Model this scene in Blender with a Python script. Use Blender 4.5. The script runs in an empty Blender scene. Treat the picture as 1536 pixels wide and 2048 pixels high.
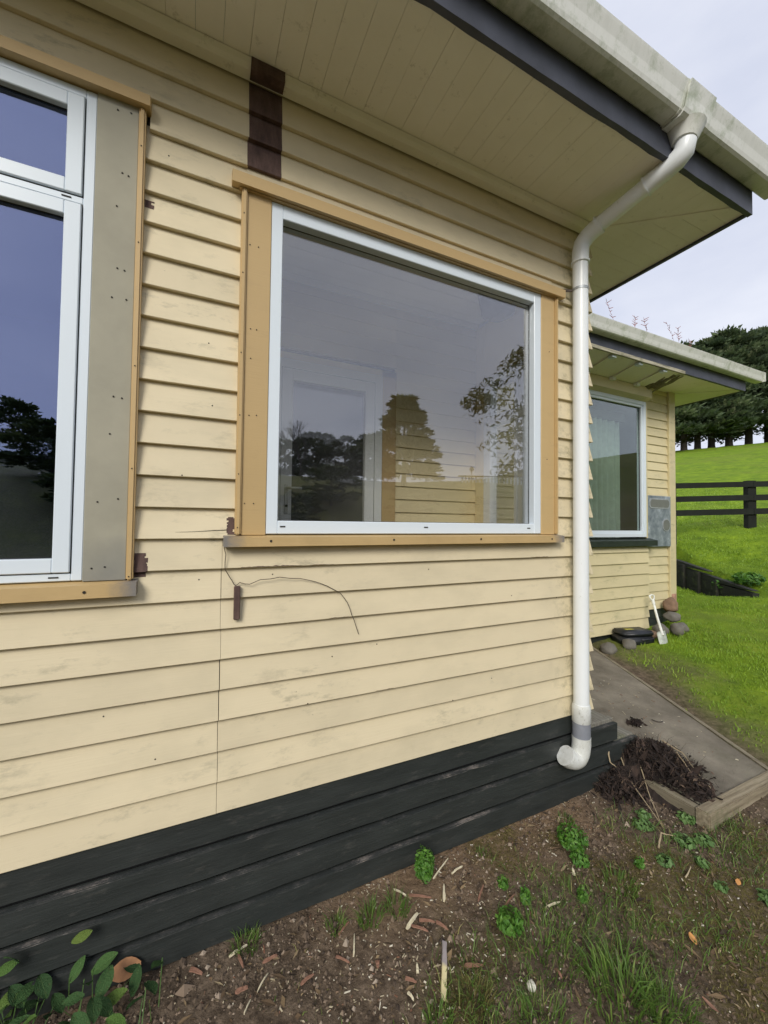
import bpy, bmesh, math, random
import numpy as np
from mathutils import Vector, Matrix, noise
random.seed(7)
rng = np.random.default_rng(11)
R = math.radians
SC = bpy.context.scene
D = bpy.data
COL = SC.collection

# ------------------------------------------------------------------ camera
cam = D.cameras.new('camera'); cam_ob = D.objects.new('camera', cam); COL.objects.link(cam_ob)
cam.sensor_fit = 'VERTICAL'; cam.sensor_height = 24.0; cam.lens = 24.0 * 800 / 2048
cam.clip_start = 0.02; cam.clip_end = 2000
yaw, pit, rol = R(25.37), R(1.6), R(0.66)
fw = Vector((math.sin(yaw) * math.cos(pit), math.cos(yaw) * math.cos(pit), math.sin(pit)))
rt = Vector((math.cos(yaw), -math.sin(yaw), 0)); up = rt.cross(fw)
r2 = rt * math.cos(rol) + up * math.sin(rol); u2 = -rt * math.sin(rol) + up * math.cos(rol)
CAM = Vector((0, -1.865, 1.78))
cam_ob.matrix_world = Matrix(((r2.x, u2.x, -fw.x, CAM.x), (r2.y, u2.y, -fw.y, CAM.y), (r2.z, u2.z, -fw.z, CAM.z), (0, 0, 0, 1)))
SC.camera = cam_ob

# ------------------------------------------------------------------ sky, sun, exposure
SUN_EL, SUN_AZ = 33, 217          # azimuth clockwise from +Y (house faces -Y); overcast, sun behind the photographer
world = D.worlds.new('World'); SC.world = world; world.use_nodes = True
nt = world.node_tree; nt.nodes.clear()
def wn(t, **k):
    n = nt.nodes.new(t)
    for a, b in k.items(): setattr(n, a, b)
    return n
wo = wn('ShaderNodeOutputWorld'); bg = wn('ShaderNodeBackground')
sky = wn('ShaderNodeTexSky', sky_type='NISHITA', sun_disc=False)
sky.sun_elevation = R(SUN_EL); sky.sun_rotation = R(SUN_AZ); sky.air_density = 1.0; sky.dust_density = 2.0
sc_ = wn('ShaderNodeVectorMath', operation='SCALE'); sc_.inputs['Scale'].default_value = 0.10
tc = wn('ShaderNodeTexCoord'); mp = wn('ShaderNodeMapping'); mp.inputs['Scale'].default_value = (1, 1, 2.6)
nz = wn('ShaderNodeTexNoise'); nz.inputs['Scale'].default_value = 2.2; nz.inputs['Detail'].default_value = 6; nz.inputs['Roughness'].default_value = .55
cr = wn('ShaderNodeValToRGB')
cr.color_ramp.elements[0].position = .30; cr.color_ramp.elements[0].color = (.40, .425, .51, 1)
cr.color_ramp.elements[1].position = .72; cr.color_ramp.elements[1].color = (.525, .54, .595, 1)
mx = wn('ShaderNodeMix', data_type='RGBA'); mx.inputs['Factor'].default_value = .93
nt.links.new(sky.outputs[0], sc_.inputs[0]); nt.links.new(tc.outputs['Generated'], mp.inputs[0]); nt.links.new(mp.outputs[0], nz.inputs['Vector'])
nt.links.new(nz.outputs['Fac'], cr.inputs[0]); nt.links.new(sc_.outputs[0], mx.inputs['A']); nt.links.new(cr.outputs[0], mx.inputs['B'])
nt.links.new(mx.outputs['Result'], bg.inputs[0]); bg.inputs[1].default_value = 1.0; nt.links.new(bg.outputs[0], wo.inputs[0])
sun = D.lights.new('sun', 'SUN'); sun.energy = 1.5; sun.angle = R(24); sun.color = (1, .95, .86)
sun_ob = D.objects.new('sun', sun); COL.objects.link(sun_ob)
sd = Vector((math.sin(R(SUN_AZ)) * math.cos(R(SUN_EL)), math.cos(R(SUN_AZ)) * math.cos(R(SUN_EL)), math.sin(R(SUN_EL))))
sun_ob.rotation_euler = sd.to_track_quat('Z', 'Y').to_euler(); sun_ob.location = (0, -6, 12)
vs = SC.view_settings; vs.view_transform = 'Standard'; vs.look = 'None'; vs.gamma = 1; vs.exposure = 0.78; vs.use_curve_mapping = False
SC.render.engine = 'CYCLES'
SC.cycles.max_bounces = 12; SC.cycles.diffuse_bounces = 5; SC.cycles.glossy_bounces = 4; SC.cycles.transparent_max_bounces = 16
SC.cycles.use_denoising = True; SC.cycles.use_adaptive_sampling = True; SC.cycles.adaptive_threshold = .02; SC.cycles.caustics_reflective = False; SC.cycles.caustics_refractive = False

# ------------------------------------------------------------------ material helpers
class NT:
    def __init__(s, name):
        s.m = D.materials.new(name); s.m.use_nodes = True; s.t = s.m.node_tree; s.t.nodes.clear()
        s.out = s.t.nodes.new('ShaderNodeOutputMaterial'); s.b = s.t.nodes.new('ShaderNodeBsdfPrincipled')
        s.t.links.new(s.b.outputs[0], s.out.inputs[0]); s.tc = s.t.nodes.new('ShaderNodeTexCoord')
    def n(s, t, **k):
        x = s.t.nodes.new(t)
        for a, b in k.items(): setattr(x, a, b)
        return x
    def l(s, a, b): s.t.links.new(a, b)
    def noise(s, scale, detail=4, rough=.55, stretch=None, co='Object', dist=0):
        v = s.tc.outputs[co]
        if stretch:
            m = s.n('ShaderNodeMapping'); m.inputs['Scale'].default_value = stretch; s.l(v, m.inputs[0]); v = m.outputs[0]
        x = s.n('ShaderNodeTexNoise'); x.inputs['Scale'].default_value = scale; x.inputs['Detail'].default_value = detail
        x.inputs['Roughness'].default_value = rough; x.inputs['Distortion'].default_value = dist; s.l(v, x.inputs['Vector']); return x.outputs['Fac']
    def ramp(s, f, stops):
        r = s.n('ShaderNodeValToRGB'); e = r.color_ramp.elements
        while len(e) < len(stops): e.new(.5)
        for i, (p, c) in enumerate(stops):
            e[i].position = p; e[i].color = c if len(c) == 4 else (*c, 1)
        s.l(f, r.inputs[0]); return r.outputs[0]
    def mask(s, f, lo, hi):
        r = s.n('ShaderNodeMapRange'); r.inputs['From Min'].default_value = lo; r.inputs['From Max'].default_value = hi; s.l(f, r.inputs[0]); return r.outputs[0]
    def mix(s, f, a, b, mode='MIX'):
        x = s.n('ShaderNodeMix', data_type='RGBA', blend_type=mode)
        for v, i in ((f, 'Factor'), (a, 'A'), (b, 'B')):
            if hasattr(v, 'node'): s.l(v, x.inputs[i])
            else: x.inputs[i].default_value = v if not isinstance(v, tuple) else (v if len(v) == 4 else (*v, 1))
        return x.outputs['Result']
    def math(s, op, a, b=None):
        x = s.n('ShaderNodeMath', operation=op)
        for i, v in enumerate((a, b)):
            if v is None: continue
            if hasattr(v, 'node'): s.l(v, x.inputs[i])
            else: x.inputs[i].default_value = v
        return x.outputs[0]
    def attr(s, name): x = s.n('ShaderNodeAttribute', attribute_name=name); return x.outputs['Fac']
    def rnd(s): return s.n('ShaderNodeObjectInfo').outputs['Random']
    def sep(s, ax, co='Object'):
        x = s.n('ShaderNodeSeparateXYZ'); s.l(s.tc.outputs[co], x.inputs[0]); return x.outputs[ax]
    def color(s, c):
        if hasattr(c, 'node'): s.l(c, s.b.inputs['Base Color'])
        else: s.b.inputs['Base Color'].default_value = (*c, 1)
    def set(s, **k):
        for a, b in k.items():
            i = s.b.inputs[a.replace('_', ' ')]
            if hasattr(b, 'node'): s.l(b, i)
            else: i.default_value = b
        return s
    def bump(s, f, strength=.3, dist=.01):
        x = s.n('ShaderNodeBump'); x.inputs['Strength'].default_value = strength; x.inputs['Distance'].default_value = dist
        s.l(f, x.inputs['Height']); s.l(x.outputs[0], s.b.inputs['Normal']); return s

def paint_wood(name, c, stain, amount=.6, grime=True, rough=.6, grain=.15):
    """brush-painted timber: slight tint drift from board to board, soft stains, peeled specks, brush grain"""
    a = NT(name); v = a.mix(a.rnd(), tuple(x * .93 for x in c), tuple(min(1, x * 1.04) for x in c))
    big = a.mask(a.noise(2.0, 5, .6, (1, 1, 2.2)), .45, .75)
    v = a.mix(a.math('MULTIPLY', big, amount * .35), v, stain)
    blot = a.math('MULTIPLY', a.mask(a.noise(9, 7, .75, (.5, .5, 1.3)), .54, .70), a.mask(a.noise(1.3, 3), .40, .60))
    v = a.mix(a.math('MULTIPLY', blot, amount), v, stain)
    if name.startswith('cream_weather'):
        mo = a.math('MULTIPLY', a.mask(a.sep(0), 2.06, 2.30), a.mask(a.noise(11, 7, .75), .50, .64)); v = a.mix(a.math('MULTIPLY', mo, .6), v, (.16, .15, .075))
    if grime:
        sp = a.mask(a.noise(55, 3, .7, (.6, .6, 1)), .745, .77)
        v = a.mix(a.math('MULTIPLY', sp, .7), v, tuple(x * .25 for x in c))
    a.color(v); a.set(Roughness=rough)
    a.bump(a.noise(40, 4, .6, (.12, .12, 3)), grain, .004)
    return a.m

def plain(name, c, rough=.6, var=.12, scale=8, metal=0, bump=0):
    a = NT(name); f = a.noise(scale, 5)
    a.color(a.ramp(f, [(.3, tuple(x * (1 - var) for x in c)), (.7, tuple(min(1, x * (1 + var)) for x in c))])); a.set(Roughness=rough, Metallic=metal)
    if bump: a.bump(a.noise(scale * 6, 4), bump, .004)
    return a.m

M = {}
M['cream'] = paint_wood('cream_weatherboard_paint', (.69, .60, .41), (.36, .325, .22), .95)
M['cream_far'] = paint_wood('cream_wing_paint', (.66, .575, .35), (.36, .34, .19), .8)
M['cream_in'] = paint_wood('cream_porch_paint', (.78, .67, .40), (.6, .52, .32), .3, False)
M['tan'] = paint_wood('tan_trim_paint', (.53, .375, .175), (.41, .29, .14), .6, False, .5)
M['pipe_grey'] = plain('grey_duct_tape', (.23, .245, .28), .45, .08, 20)
# sill: tan with blue-grey weathered ends
def sill_mat(name, ends):
    a = NT(name); x = a.sep(0); v = a.mix(a.mask(a.noise(5, 4), .4, .7), (.53, .375, .175), (.46, .325, .15))
    w = None
    for (e, s) in ends:
        m = a.mask(a.math('ADD', a.math('MULTIPLY', x, s), a.math('MULTIPLY', a.math('SUBTRACT', a.noise(7, 5, .7), .5), .16)), e * s - .085, e * s - .01)
        w = m if w is None else a.math('MAXIMUM', w, m)
    a.color(a.mix(a.math('MULTIPLY', w, .8), v, (.14, .155, .175))); a.set(Roughness=.55); a.bump(a.noise(30, 4, .6, (.2, 1, 3)), .12, .004); return a.m
M['sill_main'] = sill_mat('tan_sill_paint_main', [(.115, -1), (2.143, 1)])
M['sill_left'] = sill_mat('tan_sill_paint_left', [(-.198, 1)])
def fibre():
    a = NT('bare_grey_facing_board'); v = a.mix(a.mask(a.noise(4, 5, .6), .35, .7), (.37, .35, .27), (.305, .29, .225))
    z = a.mask(a.math('ADD', a.sep(2), a.math('MULTIPLY', a.math('SUBTRACT', a.noise(6, 4), .5), .25)), 1.72, 1.55)
    v = a.mix(a.math('MULTIPLY', z, .6), v, (.15, .16, .165)); a.color(v); a.set(Roughness=.75); a.bump(a.noise(60, 3), .08, .003); return a.m
M['fibre'] = fibre()
M['upvc'] = NT('white_window_plastic').set(Base_Color=(.70, .775, .84, 1), Roughness=.3).m
M['upvc_in'] = NT('white_porch_plastic').set(Base_Color=(.78, .80, .78, 1), Roughness=.35).m
M['seal'] = NT('black_rubber_seal').set(Base_Color=(.012, .013, .014, 1), Roughness=.5).m
M['hole'] = NT('dark_nail_hole').set(Base_Color=(.02, .017, .012, 1), Roughness=.8).m
def base_mat():
    a = NT('black_green_base_paint'); n1 = a.noise(6, 5, .65, (.4, 1, 2)); v = a.mix(a.mask(n1, .35, .75), (.019, .023, .022), (.036, .042, .040))
    v = a.mix(a.math('MULTIPLY', a.mask(a.noise(22, 6, .75, (.35, 1, 1.2)), .56, .74), .45), v, (.11, .105, .095))
    a.color(v); a.set(Roughness=.55); a.bump(a.noise(30, 5, .65, (.2, 1, 2.4)), .35, .006); return a.m
M['base'] = base_mat()
def worn_edge():
    a = NT('worn_base_edge'); v = a.ramp(a.noise(4.5, 7, .8, (.5, 1, 1)), [(.47, (.018, .022, .021)), (.56, (.05, .05, .048)), (.64, (.20, .175, .155)), (.72, (.30, .24, .20))])
    a.color(v); a.set(Roughness=.8); a.bump(a.noise(60, 4), .4, .004); return a.m
M['worn'] = worn_edge()
def soffit_mat():
    a = NT('dusty_cream_soffit'); v = a.mix(a.mask(a.noise(3, 5, .6), .35, .7), (.88, .845, .74), (.82, .785, .67))
    v = a.mix(a.math('MULTIPLY', a.mask(a.noise(14, 6, .75), .60, .75), .5), v, (.24, .22, .12))
    a.color(v); a.set(Roughness=.75); a.bump(a.noise(50, 4), .12, .004); return a.m
M['soffit'] = soffit_mat()
M['web'] = plain('dirty_cobweb_dust', (.16, .14, .085), .95, .4, 30)
M['fascia'] = plain('dark_slate_fascia_paint', (.045, .05, .068), .5, .3, 6, 0, .1)
def gutter_mat():
    a = NT('mossy_white_gutter'); v = (.74, .75, .70)
    st = a.noise(16, 6, .7, (1.6, 1, .25)); v = a.mix(a.math('MULTIPLY', a.mask(st, .5, .8), .3), v, (.42, .44, .37))
    v = a.mix(a.math('MULTIPLY', a.mask(a.noise(5, 6, .75, (1.2, 1, 1)), .50, .68), .7), v, (.27, .33, .19))
    sp = a.mask(a.noise(40, 4, .7, (1.5, 1, .5)), .66, .74)
    a.color(a.mix(a.math('MULTIPLY', sp, .25), v, (.19, .15, .12))); a.set(Roughness=.4); return a.m
M['gutter'] = gutter_mat()
def pvc():
    a = NT('white_pvc_pipe'); v = a.mix(a.mask(a.noise(5, 5, .65, (1, 1, .5)), .45, .75), (.80, .835, .85), (.77, .80, .80))
    v = a.mix(a.math('MULTIPLY', a.mask(a.noise(24, 5, .75, (1, 1, .35)), .66, .74), .5), v, (.35, .33, .27)); a.color(v); a.set(Roughness=.32); return a.m
M['pvc'] = pvc()
def pvc2():
    a = NT('grubby_white_pvc'); v = a.mix(a.mask(a.noise(7, 6, .7), .40, .66), (.70, .72, .70), (.50, .51, .46))
    v = a.mix(a.math('MULTIPLY', a.mask(a.noise(30, 6, .75), .58, .68), .7), v, (.20, .18, .13)); a.color(v); a.set(Roughness=.45); a.bump(a.noise(60, 4), .15, .003); return a.m
M['pvc_dirty'] = pvc2()
def bare():
    a = NT('bare_brown_timber'); v = a.ramp(a.noise(14, 6, .7, (2.2, 2, .5)), [(.3, (.052, .030, .027)), (.55, (.105, .062, .052)), (.75, (.16, .105, .085))])
    a.color(v); a.set(Roughness=.8); a.bump(a.noise(40, 5, .6, (.4, 1, 2)), .5, .006); return a.m
M['bare'] = bare()
def glass(name, refl, tint=(.93, .96, .95), base=.07):
    a = NT(name); t = a.t; t.nodes.remove(a.b)
    lw = a.n('ShaderNodeLayerWeight'); lw.inputs['Blend'].default_value = .5
    f = a.math('ADD', a.math('MULTIPLY', a.math('POWER', lw.outputs['Facing'], 3.2), .9), base)
    tr = a.n('ShaderNodeBsdfTransparent'); tr.inputs[0].default_value = (*tint, 1)
    gl = a.n('ShaderNodeBsdfGlossy'); gl.inputs['Color'].default_value = (*refl, 1); gl.inputs['Roughness'].default_value = 0.0
    mxs = a.n('ShaderNodeMixShader'); a.l(f, mxs.inputs[0]); a.l(tr.outputs[0], mxs.inputs[1]); a.l(gl.outputs[0], mxs.inputs[2]); a.l(mxs.outputs[0], a.out.inputs[0]); return a.m
M['glass'] = glass('clear_window_glass', (.96, .97, 1), (.99, .99, .99), base=.125)
M['glass_blue'] = glass('blue_coated_window_glass', (.57, .65, 1.0), (.45, .5, .55), base=.29)
M['glass_in'] = glass('porch_window_glass', (1, 1, 1), (.99, .99, .99), base=.04)
M['glass_wing'] = glass('wing_window_glass', (.9, .95, .95), (.85, .9, .88), base=.08)
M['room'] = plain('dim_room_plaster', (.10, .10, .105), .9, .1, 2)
M['ceil'] = plain('white_porch_ceiling', (.86, .86, .85), .8, .04, 3)
M['floor_in'] = plain('pale_porch_floor', (.62, .56, .46), .6, .12, 5)
M['curtain'] = plain('pale_green_curtain_fabric', (.36, .41, .36), .9, .1, 12)
def galv():
    a = NT('weathered_galvanised_sheet'); v = a.ramp(a.noise(7, 6, .65), [(.35, (.20, .24, .28)), (.55, (.36, .41, .46)), (.7, (.62, .68, .75))]); a.color(v); a.set(Roughness=.5, Metallic=.55); return a.m
M['galv'] = galv(); M['galv_rim'] = plain('pale_galvanised_rim', (.42, .45, .47), .5, .2, 20, .4)
M['screen_grey'] = plain('grey_meter_pane', (.17, .18, .165), .3, .1, 10)
M['green_sill'] = plain('dark_green_sill_paint', (.018, .028, .02), .5, .3, 8)
def concrete():
    a = NT('stained_concrete'); v = a.ramp(a.noise(2.5, 7, .65), [(.25, (.078, .067, .049)), (.5, (.18, .158, .122)), (.75, (.30, .268, .212))])
    v = a.mix(a.math('MULTIPLY', a.mask(a.noise(30, 5, .7), .62, .7), .6), v, (.07, .06, .045)); v = a.mix(a.math('MULTIPLY', a.mask(a.noise(1.2, 4), .5, .75), .45), v, (.10, .105, .05))
    a.color(v); a.set(Roughness=.9); a.bump(a.noise(70, 6, .7), .9, .008); return a.m
M['concrete'] = concrete()
def oldwood(name, c1, c2, c3, st=(.25, 6, 6)):
    a = NT(name); v = a.ramp(a.noise(9, 6, .65, st), [(.3, c1), (.52, c2), (.74, c3)]); v = a.mix(a.math('MULTIPLY', a.mask(a.noise(6, 5, .7), .55, .68), .55), v, (.10, .115, .045))
    a.color(v); a.set(Roughness=.85); a.bump(a.noise(25, 5, .6, st), .5, .006); return a.m
M['edge_x'] = oldwood('weathered_edging_across', (.13, .10, .065), (.27, .225, .15), (.40, .345, .25), (.3, 5, 5))
M['edge_y'] = oldwood('weathered_edging_along', (.11, .09, .06), (.22, .19, .13), (.32, .28, .21), (5, .3, 5))
M['tread'] = oldwood('grey_weathered_tread', (.10, .095, .08), (.19, .18, .15), (.28, .27, .235), (7, .3, 6))
M['mouldy'] = oldwood('mouldy_white_strip', (.10, .095, .07), (.42, .39, .29), (.55, .52, .42), (.3, 4, 4))
M['fence'] = plain('black_fence_paint', (.008, .010, .007), .95, .4, 5)
M['retain'] = oldwood('dark_retaining_timber', (.010, .011, .009), (.02, .021, .017), (.035, .034, .026))
M['stone'] = plain('grey_river_stone', (.135, .125, .105), .75, .35, 6, 0, .2)
M['brownstone'] = plain('brown_broken_rock', (.22, .14, .09), .85, .4, 6, 0, .3)
M['case'] = plain('black_case_plastic', (.014, .016, .02), .4, .2, 10)
M['yellow'] = plain('faded_yellow_label', (.35, .32, .05), .6, .3, 20)
M['spade_w'] = plain('pale_spade_paint', (.74, .75, .70), .5, .12, 9)
M['spade_blade'] = plain('pale_green_spade_blade', (.42, .45, .39), .55, .3, 14)
M['wire'] = plain('rusty_dark_wire', (.07, .05, .035), .7, .3, 30)
M['bark'] = plain('dark_tree_bark', (.045, .036, .028), .95, .4, 4, 0, .4)
M['twig'] = plain('bare_twig', (.05, .042, .036), .9, .3, 6)
M['red_stem'] = plain('reddish_weed', (.30, .10, .085), .7, .3, 20)
M['iron'] = plain('green_roof_iron', (.16, .25, .17), .5, .2, 3)
M['handle'] = plain('brushed_handle_metal', (.5, .5, .49), .3, .05, 20, .6)
M['lamp_dark'] = plain('dark_brown_lamp_shade', (.03, .024, .02), .5, .2, 10)

def leafmat(name, stops, rough=.55, trans=0.25):
    a = NT(name); v = a.ramp(a.attr('rnd'), stops); a.color(v); a.set(Roughness=rough)
    tl = a.n('ShaderNodeBsdfTranslucent'); a.l(v, tl.inputs[0]); m = a.n('ShaderNodeMixShader'); m.inputs[0].default_value = trans
    a.l(a.b.outputs[0], m.inputs[1]); a.l(tl.outputs[0], m.inputs[2]); a.l(m.outputs[0], a.out.inputs[0]); return a.m
M['grass'] = leafmat('green_grass_blades', [(0, (.055, .105, .018)), (.5, (.10, .19, .03)), (.85, (.17, .26, .05)), (1, (.34, .30, .12))])
M['lawn'] = leafmat('bright_lawn_blades', [(0, (.10, .18, .018)), (.55, (.20, .33, .025)), (1, (.32, .46, .045))])
M['moss'] = leafmat('mossy_short_growth', [(0, (.075, .07, .018)), (.5, (.13, .12, .03)), (1, (.22, .19, .07))], .8)
M['weed'] = leafmat('fresh_weed_leaf', [(0, (.04, .12, .012)), (.5, (.075, .20, .02)), (1, (.15, .30, .045))])
M['clover'] = leafmat('pale_clover_leaf', [(0, (.07, .15, .035)), (1, (.17, .29, .09))])
M['cypress'] = leafmat('dark_cypress_foliage', [(0, (.04, .062, .034)), (.5, (.085, .125, .06)), (.85, (.15, .20, .09)), (1, (.22, .25, .13))], .85, .35)
M['tree2'] = leafmat('broad_tree_foliage', [(0, (.03, .05, .015)), (.6, (.06, .09, .02)), (1, (.12, .14, .04))], .6, .2)
M['litter'] = leafmat('dark_rotting_litter', [(0, (.010, .007, .006)), (.5, (.028, .018, .014)), (.8, (.06, .038, .028)), (.93, (.12, .08, .055)), (1, (.24, .17, .11))], .95, 0)
M['straw'] = leafmat('dry_pale_stem', [(0, (.25, .18, .10)), (1, (.45, .37, .24))], .8, 0)
M['chips'] = leafmat('scattered_chips', [(0, (.20, .085, .05)), (.25, (.24, .13, .08)), (.35, (.30, .24, .15)), (.75, (.48, .42, .29)), (1, (.72, .69, .58))], .8, 0)
M['bits'] = leafmat('dead_leaf_bits', [(0, (.03, .02, .012)), (.5, (.10, .065, .035)), (.85, (.20, .14, .075)), (1, (.34, .27, .16))], .9, 0)
M['clods'] = leafmat('soil_clods', [(0, (.04, .028, .02)), (.45, (.12, .087, .06)), (.8, (.21, .155, .11)), (1, (.33, .27, .21))], .95, 0)
M['red_chip'] = oldwood('terracotta_wood_splinter', (.17, .085, .055), (.25, .13, .085), (.33, .20, .14), (2, 8, 8))
M['white_chip'] = oldwood('pale_wood_splinter', (.50, .43, .27), (.66, .60, .43), (.74, .69, .55), (2, 8, 8))
def stick_mat():
    a = NT('half_painted_pine_stick'); m = a.mask(a.math('ADD', a.sep(0), a.math('MULTIPLY', a.noise(20, 3), .03)), .015, .03)
    a.color(a.mix(m, a.mix(a.mask(a.noise(20, 4, .6, (.3, 4, 4)), .4, .7), (.70, .62, .36), (.62, .52, .28)), (.33, .29, .29))); a.set(Roughness=.7); return a.m
M['stick'] = stick_mat()
def broadleaf():
    a = NT('broad_weed_leaf'); y = a.math('ABSOLUTE', a.sep(1)); r = a.rnd()
    v = a.ramp(r, [(0, (.025, .06, .02)), (.6, (.045, .10, .03)), (.9, (.075, .145, .03)), (1, (.12, .17, .035))])
    v = a.mix(a.math('MULTIPLY', a.mask(y, .006, .0), .45), v, (.20, .30, .10)); v = a.mix(a.math('MULTIPLY', a.mask(a.noise(9, 5, .7), .55, .7), .5), v, (.09, .09, .035))
    a.color(v); a.set(Roughness=.8, Specular_IOR_Level=.25); a.bump(a.noise(14, 5), .5, .02); return a.m
M['broadleaf'] = broadleaf()
M['brown_leaf'] = plain('dead_brown_leaf', (.34, .17, .08), .8, .3, 20)
M['orange_leaf'] = plain('fallen_orange_leaf', (.50, .24, .07), .6, .25, 20)
M['shell'] = plain('white_snail_shell', (.66, .63, .55), .4, .15, 30)
def ground_mat():
    a = NT('soil_moss_and_grass'); g = a.attr('grass'); ms = a.math('MULTIPLY', a.attr('moss'), a.mask(a.noise(55, 5, .7), .36, .58))
    soil = a.ramp(a.noise(18, 8, .7), [(.28, (.040, .029, .021)), (.5, (.128, .096, .068)), (.7, (.23, .175, .126)), (.85, (.34, .275, .21))])
    tanv = a.ramp(a.noise(25, 6, .7), [(.3, (.14, .092, .056)), (.6, (.26, .18, .112)), (.8, (.36, .265, .18))])
    soil = a.mix(a.attr('dry'), soil, tanv)
    mo = a.ramp(a.noise(40, 5, .7), [(.3, (.06, .050, .018)), (.6, (.125, .105, .034)), (.8, (.19, .155, .06))])
    v = a.mix(ms, soil, mo)
    gr = a.ramp(a.noise(2.6, 8, .72), [(.28, (.075, .13, .012)), (.45, (.14, .225, .014)), (.6, (.21, .31, .018)), (.78, (.29, .39, .03))])
    gr = a.mix(a.math('MULTIPLY', a.mask(a.noise(.8, 6, .7), .45, .62), .65), gr, (.10, .17, .014)); gr = a.mix(a.math('MULTIPLY', a.mask(a.noise(.22, 6, .7), .50, .64), .5), gr, (.17, .19, .04))
    a.color(a.mix(g, v, gr)); a.set(Roughness=.95, Specular_IOR_Level=.15)
    a.bump(a.noise(30, 8, .7), .8, .03); return a.m
M['ground'] = ground_mat()

# ------------------------------------------------------------------ object helpers
OFF = {}
def empty(name, loc, label=None, cat=None, group=None):
    o = D.objects.new(name, None); COL.objects.link(o); o.location = loc; o.empty_display_size = .1; OFF[o] = Vector(loc)
    tag(o, label, cat, group); return o
def tag(o, label=None, cat=None, group=None, kind=None):
    for k, v in (('label', label), ('category', cat), ('group', group), ('kind', kind)):
        if v: o[k] = v
    return o
def mesh(name, V, F, mat, parent=None, loc=None, smooth=False, attr=None):
    """one mesh object; V in world metres, made local to its thing's base"""
    off = OFF[parent] if parent is not None else Vector(loc if loc is not None else (0, 0, 0))
    V = np.asarray(V, dtype=float) - np.array(off)
    me = D.meshes.new(name); me.from_pydata(V.tolist(), [], F)
    if isinstance(mat, str): mat = M[mat]
    me.materials.append(mat)
    if smooth: me.shade_smooth()
    if attr is not None:
        for k, a in attr.items():
            at = me.attributes.new(k, 'FLOAT', 'POINT'); at.data.foreach_set('value', np.asarray(a, dtype=np.float32))
    o = D.objects.new(name, me); COL.objects.link(o)
    if parent is not None: o.parent = parent; OFF[o] = OFF[parent]
    else: o.location = off; OFF[o] = off
    return o
def inst(src, parent, loc, rot=(0, 0, 0), scale=(1, 1, 1), name=None):
    o = D.objects.new(name or src.name.split('.')[0], src.data); COL.objects.link(o)
    if parent is not None: o.parent = parent; OFF[o] = OFF[parent]; o.location = Vector(loc) - OFF[parent]
    else: o.location = loc; OFF[o] = Vector(loc)
    o.rotation_euler = rot; o.scale = scale if hasattr(scale, '__len__') else (scale,) * 3; return o
def fixn(o):
    bm = bmesh.new(); bm.from_mesh(o.data); bmesh.ops.recalc_face_normals(bm, faces=bm.faces); bm.to_mesh(o.data); bm.free(); return o
BOXF = [(0, 3, 2, 1), (4, 5, 6, 7), (0, 1, 5, 4), (1, 2, 6, 5), (2, 3, 7, 6), (3, 0, 4, 7)]
def boxv(x0, x1, y0, y1, z0, z1): return [(x0, y0, z0), (x1, y0, z0), (x1, y1, z0), (x0, y1, z0), (x0, y0, z1), (x1, y0, z1), (x1, y1, z1), (x0, y1, z1)]
def box(name, mat, parent, x0, x1, y0, y1, z0, z1, bev=0, seg=1, loc=None):
    o = mesh(name, boxv(x0, x1, y0, y1, z0, z1), BOXF, mat, parent, loc)
    if bev:
        bm = bmesh.new(); bm.from_mesh(o.data); bmesh.ops.bevel(bm, geom=bm.edges[:], offset=bev, segments=seg, affect='EDGES', clamp_overlap=True); bm.to_mesh(o.data); bm.free()
    return o
def loft(name, rings, mat, parent=None, loc=None, smooth=False, attr=None, cap=True, closed=True):
    n = len(rings[0]); V = [p for r in rings for p in r]; F = []
    for i in range(len(rings) - 1):
        for j in range(n if closed else n - 1):
            k = (j + 1) % n; F.append((i * n + j, i * n + k, (i + 1) * n + k, (i + 1) * n + j))
    if cap: F.append(tuple(range(n - 1, -1, -1))); F.append(tuple(range((len(rings) - 1) * n, len(rings) * n)))
    o = fixn(mesh(name, V, F, mat, parent, loc, smooth, attr))
    if smooth and cap:
        me = o.data; ks = set()
        for p in me.polygons:
            if len(p.vertices) == n and n > 4: p.use_smooth = False; ks.update(p.edge_keys)
        for e in me.edges:
            if e.key in ks: e.use_edge_sharp = True
    return o
def board_x(name, mat, parent, prof, x0, x1, seg=.22, jit=.0008, e0=None, e1=None, sag=0):
    """a board along X: profile of (y, z) points; ends may be mitred by a function of y; slight hand-nailed waviness"""
    n = max(2, int(abs(x1 - x0) / seg) + 1); rings = []; s = random.random() * 99
    for i in range(n):
        f = i / (n - 1); x = x0 + (x1 - x0) * f; dy = noise.noise((x * 2.3, s, 0)) * jit; dz = noise.noise((x * 1.7, s, 5)) * jit * 1.6
        ring = []
        for (y, z) in prof:
            xx = x
            if i == 0 and e0: xx = e0(y)
            if i == n - 1 and e1: xx = e1(y)
            ring.append((xx, y + dy, z + dz))
        rings.append(ring)
    return loft(name, rings, mat, parent)
def board_y(name, mat, parent, prof, y0, y1, e0=None, e1=None):
    rings = []
    for i, y in enumerate((y0, (y0 + y1) / 2, y1)):
        rings.append([(x, (e0(x) if i == 0 and e0 else e1(x) if i == 2 and e1 else y), z) for (x, z) in prof])
    return loft(name, rings, mat, parent)
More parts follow.
